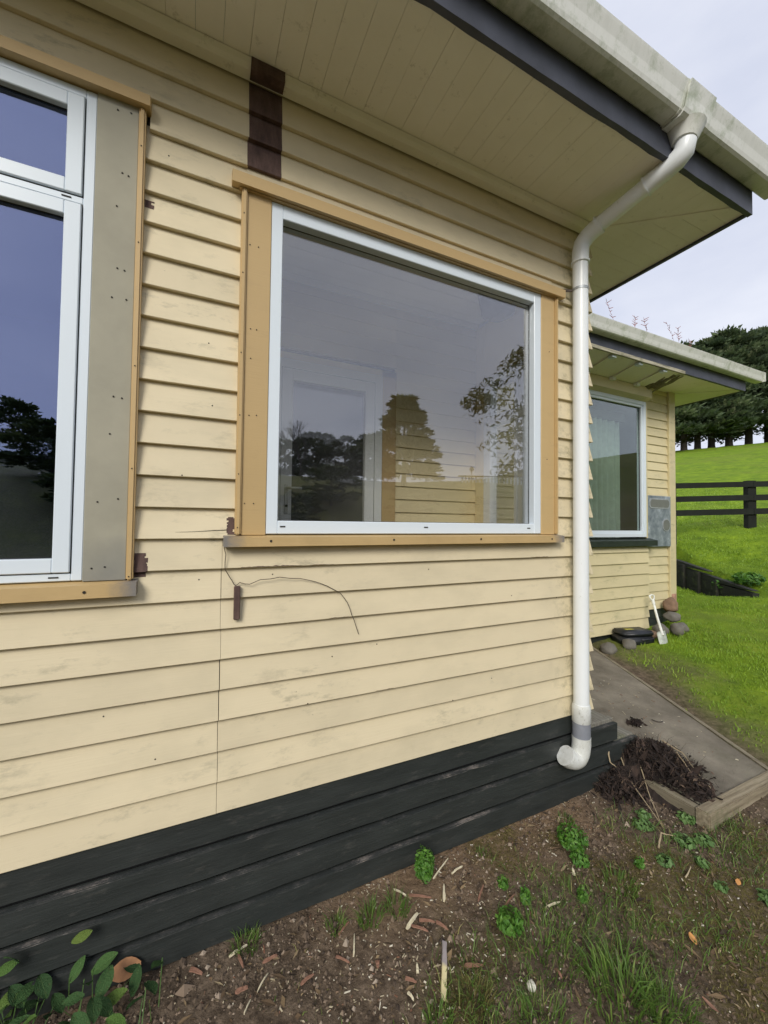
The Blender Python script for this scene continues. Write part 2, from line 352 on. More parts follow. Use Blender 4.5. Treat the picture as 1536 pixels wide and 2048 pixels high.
def tube(name, pts, rad, mat, parent=None, loc=None, seg=12, smooth=True, cap=True):
    P = [Vector(p) for p in pts]; rings = []; rr = rad if hasattr(rad, '__len__') else [rad] * len(P)
    t0 = (P[1] - P[0]).normalized(); ref = Vector((0, 0, 1)) if abs(t0.z) < .9 else Vector((1, 0, 0)); nrm = (ref - t0 * ref.dot(t0)).normalized()
    for i, p in enumerate(P):
        t = ((P[min(i + 1, len(P) - 1)] - P[max(i - 1, 0)])).normalized(); nrm = (nrm - t * nrm.dot(t)).normalized(); b = t.cross(nrm)
        rings.append([p + (nrm * math.cos(2 * math.pi * k / seg) + b * math.sin(2 * math.pi * k / seg)) * rr[i] for k in range(seg)])
    o = loft(name, rings, mat, parent, loc, smooth, None, cap); return o
def arc(p0, c, p1, n=8): return [Vector(p0) * (1 - t) ** 2 + Vector(c) * 2 * t * (1 - t) + Vector(p1) * t * t for t in [i / n for i in range(n + 1)]]

# ------------------------------------------------------------------ terrain
def interp(x, xs, ys): return float(np.interp(x, xs, ys))
WA = Vector((10.56, 3.83)); WB = Vector((8.92, 1.70)); WD = (WB - WA); WL = WD.length; WD.normalize(); WN = Vector((-WD.y, WD.x))
if WN.dot(Vector((1, 0))) < 0: WN = -WN
def terrain(x, y):
    t = .909 * x + .416 * (y + 1.865)
    f = interp(t, [2.5, 4, 5.3, 7.6, 9.6, 11.7, 14, 30, 68, 74, 120, 400], [0, .06, .2, .36, .62, .98, 1.8, 5.0, 12.3, 12.1, 6, 0])
    if 7 < t < 16:
        p = Vector((x, y)) - WA; sd_ = p.dot(WN); s = p.dot(WD) / WL
        if sd_ < .2:
            w = min(1, max(0, (1.08 - s) / .35)); f -= w * max(0, f - .35) * min(1, max(0, (.2 - sd_) / .13)) * min(1, max(0, 1.6 + sd_ / 1.6))
    if y < -5: f += interp(-y, [5, 12, 17, 24, 70, 400], [0, .8, 3.3, 4.8, 5.4, 5.4])
    return f
def gz(x, y): return terrain(x, y)

# ================================================================== HOUSE
H = empty('house', (0, 0, 0), 'cream weatherboard house with white windows, black base boards and mossy gutter', 'house')
PIT = .1297; ZB = .538; XC = 2.474
def zk(k): return ZB + PIT * k
def wprof(zb, h=.160, o=0.0, top=None):
    t = top if top is not None else zb + h
    fr = (t - zb) / .16
    return [(.0015 - o, zb), (0 - o, zb + .002), (.026 * fr - o, t), (.036, t), (.036, zb)]
def wb(x0, x1, zb, h=.16, corner=False, mat='cream', top=None):
    return board_x('weatherboard', mat, H, wprof(zb, h, 0, top), x0, x1, e1=(lambda y: XC - y) if corner else None)
for k in range(0, 9):
    jx = .113 + random.uniform(-.0025, .0025); gp = random.uniform(.0006, .0018)
    wb(-2.3 if k < 8 else -.225, jx - gp, zk(k)); wb(jx + gp, XC, zk(k), corner=True)
for k in range(9, 22):
    wb(-.235, .182, zk(k)); wb(2.095, XC, zk(k), corner=True)
wb(-2.3, -.2, 3.472, top=3.545)
wb(.182, 2.095, 3.292, top=zk(22) + .03)
for k in (22, 23, 24):
    wb(-.2 if k == 22 else -2.3, XC, zk(k), corner=True, top=3.842 if k == 24 else None)
# return wall round the corner, same laps: the saw-tooth seen past the downpipe
for k in range(0, 25):
    zb = zk(k); t = 3.842 if k == 24 else zb + .16; fr = (t - zb) / .16
    for (ya, yb) in (((.0, 1.8),) if not 4 <= k <= 18 else ((.0, .20), (1.02, 1.8))):
        board_y('weatherboard', 'cream', H, [(XC - .0015, zb), (XC, zb + .002), (XC - .026 * fr, t), (XC - .036, t), (XC - .036, zb)], ya, yb,
                e0=(lambda x: XC - x) if ya == 0 else None)
# wall core behind the boards, with the window openings left out
def core(x0, x1, z0, z1, y0=.035, y1=.12): box('wall_framing', 'room', H, x0, x1, y0, y1, z0, z1)
core(-2.3, -1.9, .5, 3.84); core(-1.9, -.378, .5, 1.55); core(-1.9, -.378, 3.45, 3.84); core(-.378, .292, .5, 3.84)
core(.292, 1.983, .5, 1.725); core(.292, 1.983, 3.262, 3.84); core(1.983, 2.415, .5, 3.84)
# bare brown patches where brackets came away: thin raw timber following the board laps
def bare_patch(x0, x1, z0, z1, slice_=None):
    if slice_:
        z = z0
        while z < z1: bare_patch(x0 + (random.uniform(0, .004) if x0 > 0 else 0), x1 + random.uniform(-.012, .004), z, min(z + slice_ * random.uniform(.6, 1.4), z1)); z += slice_ * .6
        return
    for k in range(0, 25):
        zb = zk(k); a, b = max(zb, z0), min(zb + (PIT if k < 24 else .2), z1)
        if b - a < .0015: continue
        y = lambda z: (z - zb) / .16 * .026 - .0016
        e = .0015 if a == zb else 0
        prof = [(y(a), a - e), (y(b), b), (y(b) + .006, b), (y(a) + .006, a - e)]
        board_x('bare_timber_patch', 'bare', H, prof, x0 + random.uniform(-.003, .003), x1 + random.uniform(-.003, .003), .05, .0005)
        if a == zb: box('bare_timber_patch', 'bare', H, x0, x1, -.0012, .021, zb - .0022, zb - .0004)
bare_patch(.184, .332, 3.31, 3.80); bare_patch(-.213, -.165, 1.552, 1.648, .014); bare_patch(.129, .163, 1.722, 1.799, .013); bare_patch(-.213, -.182, 3.064, 3.098, .012)
# paint peeled off the lap below the sill, a split in one board, old nail marks
def peel(k, x0, x1, hmax, seed):
    zb = zk(k); n_ = int((x1 - x0) / .004); rings = []
    for i in range(n_ + 1):
        x = x0 + (x1 - x0) * i / n_; h = max(.0006, hmax * (.35 + .9 * noise.noise((x * 14, seed, 0)) + .5 * noise.noise((x * 60, seed, 3))) * math.sin(math.pi * i / n_) ** .5); b = max(.0003, .003 * noise.noise((x * 25, seed, 8)))
        rings.append([(x, .0001 - .0011, zb + .002 + b), (x, .0001 + h * .16 - .0011, zb + .002 + b + h), (x, .006, zb + .002 + b + h), (x, .006, zb + .002 + b)])
    loft('bare_timber_patch', rings, 'bare', H)
peel(8, .19, .46, .009, 1); peel(8, .50, .62, .004, 2); peel(8, 1.90, 2.05, .006, 3); peel(6, .60, .70, .004, 4); peel(3, .85, .95, .004, 5)
tube('board_split', [(-.07, .0028, 1.733), (-.02, .0026, 1.7345), (.03, .0030, 1.737), (.08, .0034, 1.7405), (.131, .0038, 1.743)], [.0003, .0006, .0008, .0011, .0014], M['hole'], H, seg=5)
for x, z in [(1.165, 1.531), (2.146, 1.309), (1.604, .874), (.024, 1.531), (.33, 1.54), (.62, 1.13), (.86, 1.16), (1.32, .80), (-.30, 1.02), (-.12, .82), (.5, .93), (1.75, 1.35), (.06, 2.28), (.04, 2.55), (-.13, 3.31), (-.05, 1.97)]:
    zb = ZB + PIT * int((z - ZB) / PIT); disc0 = [[(x + r_ * math.cos(2 * math.pi * i / 7), yy + (z - zb) * .1625, z + r_ * math.sin(2 * math.pi * i / 7)) for i in range(7)] for yy, r_ in ((-.0012, .0032), (.003, .0032))]; loft('nail_hole', disc0, 'hole', H)
# eaves moulding
board_x('eaves_moulding', 'soffit', H, [(-.052, 3.838), (-.046, 3.815), (-.030, 3.800), (.012, 3.795), (.012, 3.838)], -2.3, XC + .04, .3, .001)
box('bare_timber_patch', 'bare', H, .184, .332, -.0545, .004, 3.7925, 3.8415)
# soffit: boards with open joints, running out from the wall; return side runs the other way past the mitre
SZ = 3.842; YE = -.555; XE = 3.235
xs = [-2.32]; w_ = .1085
while xs[-1] < 3.05: xs.append(xs[-1] + w_)
def hipY(x): return 0 if x < XC else -(x - XC) * (.54 / (3.10 - XC))
for i in range(len(xs) - 1):
    a, b = xs[i] + .0007, xs[i + 1] - .0007; dz = random.uniform(-.0007, .0007)
    ya, yb = (.03 if a < XC - .05 else hipY(a)), (.03 if b < XC - .05 else hipY(b))
    if max(ya, yb) <= YE + .02 or b > 3.12: continue
    ya, yb = max(ya, YE + .01), max(yb, YE + .01)
    V = [(a, YE, SZ + dz), (b, YE, SZ + dz), (b, yb, SZ + dz), (a, ya, SZ + dz), (a, YE, SZ + .02), (b, YE, SZ + .02), (b, yb, SZ + .02), (a, ya, SZ + .02)]
    fixn(mesh('soffit_board', V, BOXF, 'soffit', H))
ys = [YE]
while ys[-1] < 1.16: ys.append(ys[-1] + .1085)
for i in range(len(ys) - 1):
    a, b = ys[i] + .0007, ys[i + 1] - .0007; dz = random.uniform(-.0007, .0007)
    hx = lambda y: XC - .02 if y >= 0 else XC + (-y) * ((3.10 - XC) / .54)
    V = [(hx(a) + .004, a, SZ + dz), (XE, a, SZ + dz), (XE, b, SZ + dz), (hx(b) + .004, b, SZ + dz)]; V += [(x, y, SZ + .02) for (x, y, z) in V]
    fixn(mesh('soffit_board', V, BOXF, 'soffit', H))
fixn(mesh('soffit_mitre_strip', [(2.49, -.055, SZ - .006), (2.515, -.035, SZ - .006), (3.145, -.535, SZ - .006), (3.10, -.552, SZ - .006), (2.49, -.055, SZ + .002), (2.515, -.035, SZ + .002), (3.145, -.535, SZ + .002), (3.10, -.552, SZ + .002)], BOXF, 'soffit', H))
board_y('eaves_moulding', 'soffit', H, [(XC + .052, 3.838), (XC + .046, 3.815), (XC + .03, 3.80), (XC - .012, 3.795), (XC - .012, 3.838)], .0, 1.16)
# fascia (its lower edge a bit ragged with old paint) and gutter
def fascia(name, x0, x1, yf, zt=3.985, zb=3.822):
    n = 60; rings = []
    for i in range(n + 1):
        x = x0 + (x1 - x0) * i / n; d = noise.noise((x * 6, yf, 1)) * .004 + noise.noise((x * 21, yf, 3)) * .003; d2 = .006 * noise.noise((x * 9, 2, yf))
        rings.append([(x, yf, zb + d), (x, yf, zt), (x, yf + .026, zt), (x, yf + .030 + d2, zb + d)])
    return loft(name, rings, 'fascia', H)
fascia('fascia', -2.4, XE + .012, -.578)
box('fascia', 'fascia', H, XE - .012, XE + .010, -.545, 1.2, 3.824, 3.985)
def gutter(x0, x1, y0, z0, w=.105, h=.128, name='gutter', axis='x'):
    pr = [(0, h - .01), (0, .006), (.008, 0), (w * .80, .0), (w * .93, .010), (w, .028), (w + .012, h * .55), (w + .03, h - .012), (w + .034, h), (w + .022, h), (w + .018, h - .01), (w - .004, .03), (w * .8, .008), (.01, .008), (.006, .012), (.006, h - .01)]
    n = max(2, int(abs(x1 - x0) / .35)); rings = []
    for i in range(n + 1):
        x = x0 + (x1 - x0) * i / n; d = noise.noise((x * 1.3, y0, 0)) * .004
        rings.append([(x, y0 - a, z0 + b + d) if axis == 'x' else (y0 + a, x, z0 + b) for a, b in pr])
    return loft(name, rings, 'gutter', H)
g1 = gutter(-2.4, 2.285, -.580, 3.965); g2 = gutter(2.43, XE + .16, -.580, 3.965)
gutter(-.45, 1.05, XE + .012, 3.965, axis='y')
# downpipe outlet: a wider moulded piece in the gutter with a nozzle
ob = gutter(2.27, 2.50, -.576, 3.950, .120, .145, 'gutter_outlet')
tube('outlet_nozzle', [(2.395, -.625, 3.965), (2.395, -.625, 3.93), (2.39, -.625, 3.89)], [.098, .078, .060], M['gutter'], ob, seg=20)
gutter(2.255, 2.287, -.5785, 3.961, .108, .133, 'gutter_joint'); gutter(2.49, 2.515, -.5785, 3.961, .108, .133, 'gutter_joint')
# ---- downpipe
PX, PY, PR = 2.266, -.068, .047
dp = tube('downpipe', [(PX, PY, z) for z in (3.56, 3.0, 2.2, 1.4, .62)], PR, M['pvc'], H, seg=28)
top = [Vector((PX + .002, PY, 3.595)), Vector((PX + .005, PY - .008, 3.635)), Vector((PX + .013, PY - .04, 3.668)), Vector((PX + .024, PY - .085, 3.690)), Vector((PX + .036, PY - .125, 3.7))]
tube('elbow', [(PX, PY, 3.515)] + top, PR * 1.11, M['pvc'], dp, seg=28)
dgl = [Vector((PX + .025, PY - .08, 3.697)), Vector((2.375, -.545, 3.80))]
tube('sloping_pipe', [dgl[0].lerp(dgl[1], t) for t in (0, .3, .6, 1)], PR, M['pvc'], dp, seg=28)
e2 = [dgl[0].lerp(dgl[1], .74), dgl[0].lerp(dgl[1], .97), Vector((2.384, -.592, 3.818)), Vector((2.392, -.622, 3.845)), Vector((2.395, -.628, 3.885)), Vector((2.395, -.627, 3.945))]
for f in (.06, .73): q = dgl[0].lerp(dgl[1], f); q2 = dgl[0].lerp(dgl[1], f + .02); tube('socket_rim', [q, q2], PR * 1.23, M['pvc'], dp, seg=28)
tube('elbow', e2, PR * 1.12, M['pvc'], dp, seg=28)
tube('socket_rim', [(2.395, -.627, 3.90), (2.395, -.627, 3.915)], PR * 1.24, M['pvc'], dp, seg=28)
tube('socket_rim', [(PX, PY, 3.505), (PX, PY, 3.520)], PR * 1.22, M['pvc'], dp, seg=28)
tube('strap', [(PX, PY, 3.322), (PX, PY, 3.338)], PR * 1.05, M['galv_rim'], dp, seg=28)
fixn(mesh('strap_bracket', [(PX - .115, -.004, 3.318), (PX - .04, -.045, 3.326), (PX - .04, -.045, 3.336), (PX - .115, -.004, 3.345), (PX - .115, -.001, 3.318), (PX - .04, -.035, 3.326), (PX - .04, -.035, 3.336), (PX - .115, -.001, 3.345)], BOXF, 'wire', dp))
tube('coupling', [(PX, PY, .64), (PX, PY, .625), (PX, PY, .618), (PX, PY, .53), (PX, PY, .525)], [PR * 1.06, PR * 1.18, PR * 1.19, PR * 1.19, PR * 1.10], M['pvc_dirty'], dp, seg=28)
tube('tape_wrap', [(PX, PY, .533), (PX, PY, .43)], PR * 1.15, M['pipe_grey'], dp, seg=28)
tube('elbow', [(PX, PY, .435)] + arc((PX, PY, .39), (PX - .01, PY, .262), (PX - .105, PY + .01, .318), 10) + [Vector((PX - .13, PY + .015, .337))],
     [PR * 1.2] * 6 + [PR * 1.22] * 3 + [PR * 1.24, PR * 1.24, PR * 1.3, PR * 1.3], M['pvc_dirty'], dp, seg=28)
# ---- base boards (black), lower edges worn back to wood
def base_row(z0, z1, x0, x1, y, k):
    n = int((x1 - x0) / .09); rings = []
    for i in range(n + 1):
        x = x0 + (x1 - x0) * i / n; d = noise.noise((x * 5, k * 9.1, 2)) * .005 + noise.noise((x * 17, k * 5, 7)) * .002; dy = noise.noise((x * .9, k * 3, 4)) * .006
        rings.append([(x, y + dy, z0 + .004 + d), (x, y + dy, z1), (x, y + .03, z1), (x, y + .03, z0 + d), (x, y + dy + .006, z0 + d)])
    b = loft('base_board', rings, 'base', H)
    # the frayed top arris, its own thin part
    rr = []
    for i in range(n * 2 + 1):
        x = x0 + (x1 - x0 - .002) * i / (n * 2); dy = noise.noise((x * .9, k * 3, 4)) * .006; e = .006 + .006 * noise.noise((x * 8, k, 1)) + .004 * noise.noise((x * 31, k, 2))
        e = max(.001, e); rr.append([(x, y + dy - .0008, z1 - e), (x, y + dy + .001, z1 + .0012), (x, y + .02, z1 + .0012), (x, y + .02, z1 - e)])
    if k: loft('worn_edge', rr, 'worn', b)
    return b
base_row(.412, .533, -2.3, 2.46, .014, 0)
base_row(.278, .394, -2.3, 2.722, .002, 1)
base_row(.142, .260, -2.3, 2.935, -.006, 2)
base_row(.004, .124, -2.3, 2.935, -.013, 3)
base_row(-.10, -.006, -2.3, 2.90, -.002, 4)
box('base_backing', 'seal', H, -2.3, 2.42, .045, .07, -.1, .56)
box('base_backing', 'seal', H, 2.40, 2.43, .05, 1.8, -.1, .56)
for i in range(4): box('base_board', 'base', H, 2.43, 2.455, .05, 1.8, .412 - .134 * i, .533 - .134 * i)
# steps at the side door: two tiers of treads
st = empty('timber_step', (2.7, .5, .1), 'two tier timber step with grey weathered treads beside the downpipe corner', 'step')
for (a, b) in ((2.485, 2.595), (2.600, 2.716)): box('tread', 'tread', st, a, b, .036, 1.1, .375, .408 + random.uniform(0, .003), .004)
box('tread', 'tread', st, 2.49, 2.722, .0345, .075, .402, .418, .004)
for (a, b) in ((2.725, 2.828), (2.832, 2.93)): box('tread', 'tread', st, a, b, .028, 1.05, .24, .272, .004)
box('riser', 'base', st, 2.722, 2.736, .034, 1.1, .10, .374); box('riser', 'base', st, 2.918, 2.934, .026, 1.05, -.02, .239)
# ---- windows
def frame4(name, mat, parent, x0, x1, z0, z1, w, y0, y1, wb_=None, wt=None, bev=.003):
    """a four-sided frame as one welded piece"""
    wb_ = wb_ or w; wt = wt or w; V = []; F = []
    for b in ((x0, x0 + w, y0, y1, z0, z1), (x1 - w, x1, y0, y1, z0, z1), (x0 + w, x1 - w, y0 + .0006, y1, z1 - wt, z1), (x0 + w, x1 - w, y0 + .0006, y1, z0, z0 + wb_)):
        F += [tuple(i + len(V) for i in f) for f in BOXF]; V += boxv(*b)
    o = mesh(name, V, F, mat, parent)
    if bev:
        bm = bmesh.new(); bm.from_mesh(o.data); bmesh.ops.bevel(bm, geom=bm.edges[:], offset=bev, segments=1, affect='EDGES', clamp_overlap=True); bm.to_mesh(o.data); bm.free()
    return o
def disc(name, mat, parent, x, y, z, r, d=.002, n=8):
    return loft(name, [[(x + r * math.cos(2 * math.pi * i / n), yy, z + r * math.sin(2 * math.pi * i / n)) for i in range(n)] for yy in (y - d, y + .002)], mat, parent)
# big fixed window
WM = box('window', 'upvc', H, .292, .345, -.003, .075, 1.725, 3.262, .003)
box('frame_stile', 'upvc', WM, 1.926, 1.983, -.003, .075, 1.725, 3.262, .003)
box('frame_rail', 'upvc', WM, .345, 1.926, -.0024, .075, 3.196, 3.262, .003); box('frame_rail', 'upvc', WM, .345, 1.926, -.0024, .075, 1.725, 1.786, .003)
frame4('glazing_bead', 'seal', WM, .343, 1.928, 1.784, 3.198, .0045, .040, .044, bev=0)
box('pane', 'glass', WM, .346, 1.925, .042, .046, 1.787, 3.195)
box('facing_board', 'tan', WM, .185, .2915, -.007, .03, 1.72, 3.27, .002); box('facing_board', 'tan', WM, 1.9835, 2.097, -.007, .03, 1.72, 3.27, .002)
box('cover_bead', 'tan', WM, .160, .1845, -.022, .02, 1.7205, 3.268, .006, 2); box('cover_bead', 'tan', WM, 2.0975, 2.121, -.022, .02, 1.7205, 3.268, .006, 2)
fixn(mesh('head_board', [(.1175, -.040, 3.266), (2.163, -.040, 3.266), (2.163, .02, 3.270), (.1175, .02, 3.270), (.1175, -.040, 3.318), (2.163, -.040, 3.318), (2.163, .02, 3.334), (.1175, .02, 3.334)], BOXF, 'tan', WM))
box('head_underside_strip', 'tan', WM, .15, 2.13, -.020, .01, 3.2625, 3.2655)
fixn(mesh('sill', [(.115, -.045, 1.671), (2.143, -.045, 1.671), (2.143, .02, 1.674), (.115, .02, 1.674), (.115, -.045, 1.712), (2.143, -.045, 1.712), (2.143, .02, 1.7215), (.115, .02, 1.7215)], BOXF, 'sill_main', WM))
for x, z in [(0.31, 1.695), (0.921, 1.696), (1.475, 1.696), (2.033, 1.693)]: disc('screw_hole', 'hole', WM, x, -.0455, z, .0055)
for x, z in [(0.368, 1.759), (1.136, 1.76), (1.88, 1.759)]: box('drain_slot', 'hole', WM, x - .012, x + .012, -.0045, .0, z - .003, z + .003)
for x, z in [(0.199, 3.024), (0.236, 3.024), (0.209, 2.643), (0.235, 2.644), (0.212, 2.51), (0.242, 2.257), (0.21, 2.253), (0.199, 1.86), (0.237, 1.861), (2.05, 2.9), (2.03, 2.2)]: disc('nail_hole', 'hole', WM, x, -.0072, z, .0028)
for z in (3.15, 2.881, 2.523, 2.246, 1.987, 1.754): disc('nail_hole', 'hole', WM, .170, -.0222, z, .0026)
# tall casement window at the left, transom light above
WLf = box('window', 'upvc', H, -.413, -.378, -.004, .07, 1.55, 3.447, .003)
box('frame_stile', 'upvc', WLf, -1.9, -1.86, -.004, .07, 1.55, 3.447, .003)
box('frame_rail', 'upvc', WLf, -1.86, -.413, -.0034, .07, 3.412, 3.447, .003); box('frame_rail', 'upvc', WLf, -1.86, -.413, -.0034, .07, 1.55, 1.578, .003); box('frame_rail', 'upvc', WLf, -1.86, -.413, -.0034, .07, 2.99, 3.018, .003)
for (a, b) in ((3.022, 3.408), (1.582, 2.986)):
    sh = frame4('sash', 'upvc', WLf, -1.856, -.4165, a, b, .053, -.012, .05)
    box('pane', 'glass_blue', WLf, -1.805, -.468, .018, .022, a + .05, b - .05)
    frame4('glazing_bead', 'seal', WLf, -1.805, -.4675, a + .051, b - .051, .004, .012, .018, bev=0)
    frame4('sash_gap', 'seal', WLf, -1.8595, -.4135, a - .0036, b + .0036, .0035, -.002, .04, bev=0)
box('facing_board', 'fibre', WLf, -.3775, -.2375, -.008, .03, 1.546, 3.452, .002)
box('cover_bead', 'tan', WLf, -.237, -.213, -.022, .02, 1.545, 3.449, .006, 2)
fixn(mesh('head_board', [(-2.2, -.042, 3.447), (-.197, -.042, 3.447), (-.197, .02, 3.452), (-2.2, .02, 3.452), (-2.2, -.042, 3.490), (-.197, -.042, 3.490), (-.197, .02, 3.505), (-2.2, .02, 3.505)], BOXF, 'tan', WLf))
fixn(mesh('sill', [(-2.2, -.045, 1.487), (-.198, -.045, 1.487), (-.198, .02, 1.49), (-2.2, .02, 1.49), (-2.2, -.045, 1.536), (-.198, -.045, 1.536), (-.198, .02, 1.5475), (-2.2, .02, 1.5475)], BOXF, 'sill_left', WLf))
disc('screw_hole', 'hole', WLf, -.362, -.0455, 1.511, .0055); box('drain_slot', 'hole', WLf, -.48, -.45, -.0055, 0, 1.562, 1.567); box('drain_slot', 'hole', WLf, -.48, -.45, -.0055, 0, 3.003, 3.008)
for x, z in [(-0.31, 3.409), (-0.265, 3.416), (-0.289, 3.161), (-0.268, 3.156), (-0.304, 3.021), (-0.296, 2.773), (-0.272, 2.77), (-0.311, 2.653), (-0.263, 2.655), (-0.296, 2.263), (-0.268, 2.26), (-0.304, 2.115), (-0.337, 1.849), (-0.271, 1.863), (-0.349, 1.595), (-0.307, 1.599)]: disc('nail_hole', 'hole', WLf, x, -.0082, z, .0034)
for z in (3.287, 2.891, 2.392, 1.984, 1.56): disc('nail_hole', 'hole', WLf, -.226, -.0222, z, .0026)
# ---- glazed porch seen through the big window
PYB = 1.15
box('porch_floor', 'floor_in', H, -.22, 2.40, .125, 1.78, .70, .74)
xs2 = .12
i = 0
while xs2 < 1.22: box('ceiling_board', 'ceil', H, -.22, 2.412, xs2 + .002, xs2 + .098, 3.65 + random.uniform(0, .002), 3.67); xs2 += .10
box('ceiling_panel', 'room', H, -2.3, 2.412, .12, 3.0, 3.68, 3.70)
box('ceiling_cornice', 'ceil', H, 2.372, 2.412, .12, PYB, 3.61, 3.649); box('ceiling_cornice', 'ceil', H, -.2, 2.37, PYB - .045, PYB - .002, 3.61, 3.6485)
ip = .1115
for k in range(26):
    zb = .76 + ip * k
    if zb > 3.62: break
    t = min(zb + .14, 3.648)
    board_x('porch_weatherboard', 'cream_in', H, [(PYB, zb), (PYB + .018, t), (PYB + .03, t), (PYB + .03, zb)], 1.530, 2.40, .4, .0006)
    if zb > 3.06: board_x('porch_weatherboard', 'cream_in', H, [(PYB, zb), (PYB + .018, t), (PYB + .03, t), (PYB + .03, zb)], -.2, 1.53, .4, .0006)
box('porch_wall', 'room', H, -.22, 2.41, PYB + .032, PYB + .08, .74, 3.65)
box('porch_wall', 'cream_in', H, -.22, -.18, .125, PYB, .74, 3.65)
# door: frame, leaf, glass, lever handle
dr = frame4('door', 'upvc_in', H, .50, 1.392, .76, 3.005, .066, PYB - .03, PYB + .03)
lf = frame4('door_leaf', 'upvc_in', dr, .569, 1.323, .80, 2.936, .082, PYB - .026, PYB + .02, .16, .085)
box('pane', 'glass_in', dr, .65, 1.242, PYB - .004, PYB, .95, 2.852)
frame4('leaf_gap', 'seal', dr, .566, 1.326, .79, 2.939, .003, PYB - .022, PYB + .02, bev=0)
hp = box('handle_plate', 'handle', dr, .598, .626, PYB - .034, PYB - .026, 1.84, 2.06, .003)
tube('lever_handle', [(.612, PYB - .034, 2.03), (.612, PYB - .07, 2.03), (.63, PYB - .08, 2.03), (.715, PYB - .08, 2.03)], .010, M['handle'], dr, seg=10)
tube('key_cylinder', [(.612, PYB - .034, 1.90), (.612, PYB - .045, 1.90)], .010, M['seal'], dr, seg=10)
box('porch_facing', 'tan', H, 1.394, 1.528, PYB - .012, PYB + .02, .76, 3.06, .002); box('porch_facing', 'cream_in', H, .46, 1.528, PYB - .012, PYB + .02, 3.008, 3.06, .002)
# porch end wall: fanlight over a tall light; unseen glazing added for extra daylight
XR = 2.372
def pw(x0, x1, y0, y1, z0, z1, m='upvc_in', n='porch_lining'): return box(n, m, H, x0, x1, y0, y1, z0, z1, .002)
pw(XR, 2.41, .125, .20, .74, 3.65, 'cream_in'); pw(XR, 2.41, 1.02, PYB, .74, 3.65, 'cream_in'); pw(XR, 2.41, .20, 1.02, 3.10, 3.65, 'cream_in'); pw(XR, 2.41, .20, 1.02, .74, 1.06, 'cream_in')
w3 = box('window', 'upvc_in', H, XR - .012, 2.45, .202, .24, 1.06, 3.10, .003)
box('frame_stile', 'upvc_in', w3, XR - .012, 2.45, .978, 1.018, 1.06, 3.10, .003)
for (a, b) in ((3.055, 3.10), (2.66, 2.74), (1.06, 1.12)): box('frame_rail', 'upvc_in', w3, XR - .011, 2.449, .24, .978, a, b, .003)
box('frame_stile', 'upvc_in', w3, XR - .0105, 2.4485, .545, .60, 1.12, 3.055, .003)
for (a, b) in ((1.12, 2.66), (2.74, 3.055)): box('sash', 'upvc_in', w3, XR - .018, 2.43, .92, .978, a, b, .003); box('sash', 'upvc_in', w3, XR - .018, 2.43, .60, .63, a, b, .003); box('pane', 'glass_in', w3, 2.40, 2.404, .63, .92, a, b); box('pane', 'glass_in', w3, 2.40, 2.404, .24, .545, a, b)
lampo = tube('porch_lamp', [(2.0, .42, 3.649), (2.0, .42, 3.58), (2.0, .42, 3.50), (2.0, .42, 3.34), (2.0, .42, 3.30)], [.05, .05, .15, .12, .05], M['lamp_dark'], None, (2.05, .42, 3.649), seg=16)
tag(lampo, 'dark brown lamp shade on the porch ceiling, seen through the big window', 'lamp')
# dim rooms behind the left window, the door and the wing
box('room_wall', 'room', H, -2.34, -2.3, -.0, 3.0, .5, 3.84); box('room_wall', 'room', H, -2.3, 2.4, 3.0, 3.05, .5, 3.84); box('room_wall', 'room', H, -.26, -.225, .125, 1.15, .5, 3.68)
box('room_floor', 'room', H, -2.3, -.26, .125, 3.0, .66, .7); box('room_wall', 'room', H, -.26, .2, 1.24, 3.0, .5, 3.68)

# ================================================================== WING (same house, set back)
WY = 1.78
def wprof2(zb, y, h=.155, p=.020): return [(y + .001, zb), (y, zb + .002), (y + p, zb + h), (y + .034, zb + h), (y + .034, zb)]
# narrow boards right of the window, wide boards of the projecting bay below it
for k in range(26):
    zb = .560 + .1285 * k
    if zb > 3.82: break
    board_x('weatherboard', 'cream_far', H, wprof2(zb, WY, min(.155, 3.842 - zb)), 5.86, 6.53, .3, .0012)
for k in range(7, 26):
    zb = .560 + .1285 * k
    if zb > 3.82: break
    board_x('weatherboard', 'cream_far', H, wprof2(zb, WY - .03, min(.155, 3.842 - zb)), 2.46, 3.598, .3, .0012)
for k in range(8):
    zb = .335 + .1545 * k
    board_x('weatherboard', 'cream_far', H, wprof2(zb, 1.682, min(.18, 1.497 - zb) if k == 7 else .18, .024), 2.46, 5.885 + random.uniform(-.012, .012), .4, .0015)
box('bay_side', 'cream_far', H, 5.84, 5.878, 1.70, 1.79, .34, 1.49)
for k in range(3): box('base_board', 'base', H, 5.7, 6.56, 1.795 + .004 * k, 1.83, .415 - .135 * k, .545 - .135 * k, .004)
box('base_board', 'base', H, 2.46, 5.88, 1.75, 1.79, -.05, .345)
box('wall_framing', 'room', H, 2.44, 3.6, 1.80, 1.9, .3, 3.84); box('wall_framing', 'room', H, 3.6, 5.9, 1.83, 1.9, .3, 1.60); box('wall_framing', 'room', H, 5.9, 6.55, 1.83, 1.9, .1, 3.84); box('wall_framing', 'room', H, 3.6, 5.9, 1.83, 1.9, 3.6, 3.84)
box('corner_board', 'cream_far', H, 6.515, 6.665, 1.752, 1.79, .548, 3.84, .004); box('corner_board', 'cream_far', H, 6.628, 6.666, 1.79, 1.93, .548, 3.84, .004)
box('bare_timber_patch', plain('pink_primer_timber', (.48, .27, .20), .8, .35, 14), H, 6.535, 6.655, 1.750, 1.7535, .552, .76)
for k in range(26):
    zb = .560 + .1285 * k
    if zb > 3.7: break
    board_y('weatherboard', 'cream_far', H, [(6.662, zb), (6.642, zb + .155), (6.63, zb + .155), (6.63, zb)], 1.93, 6.5)
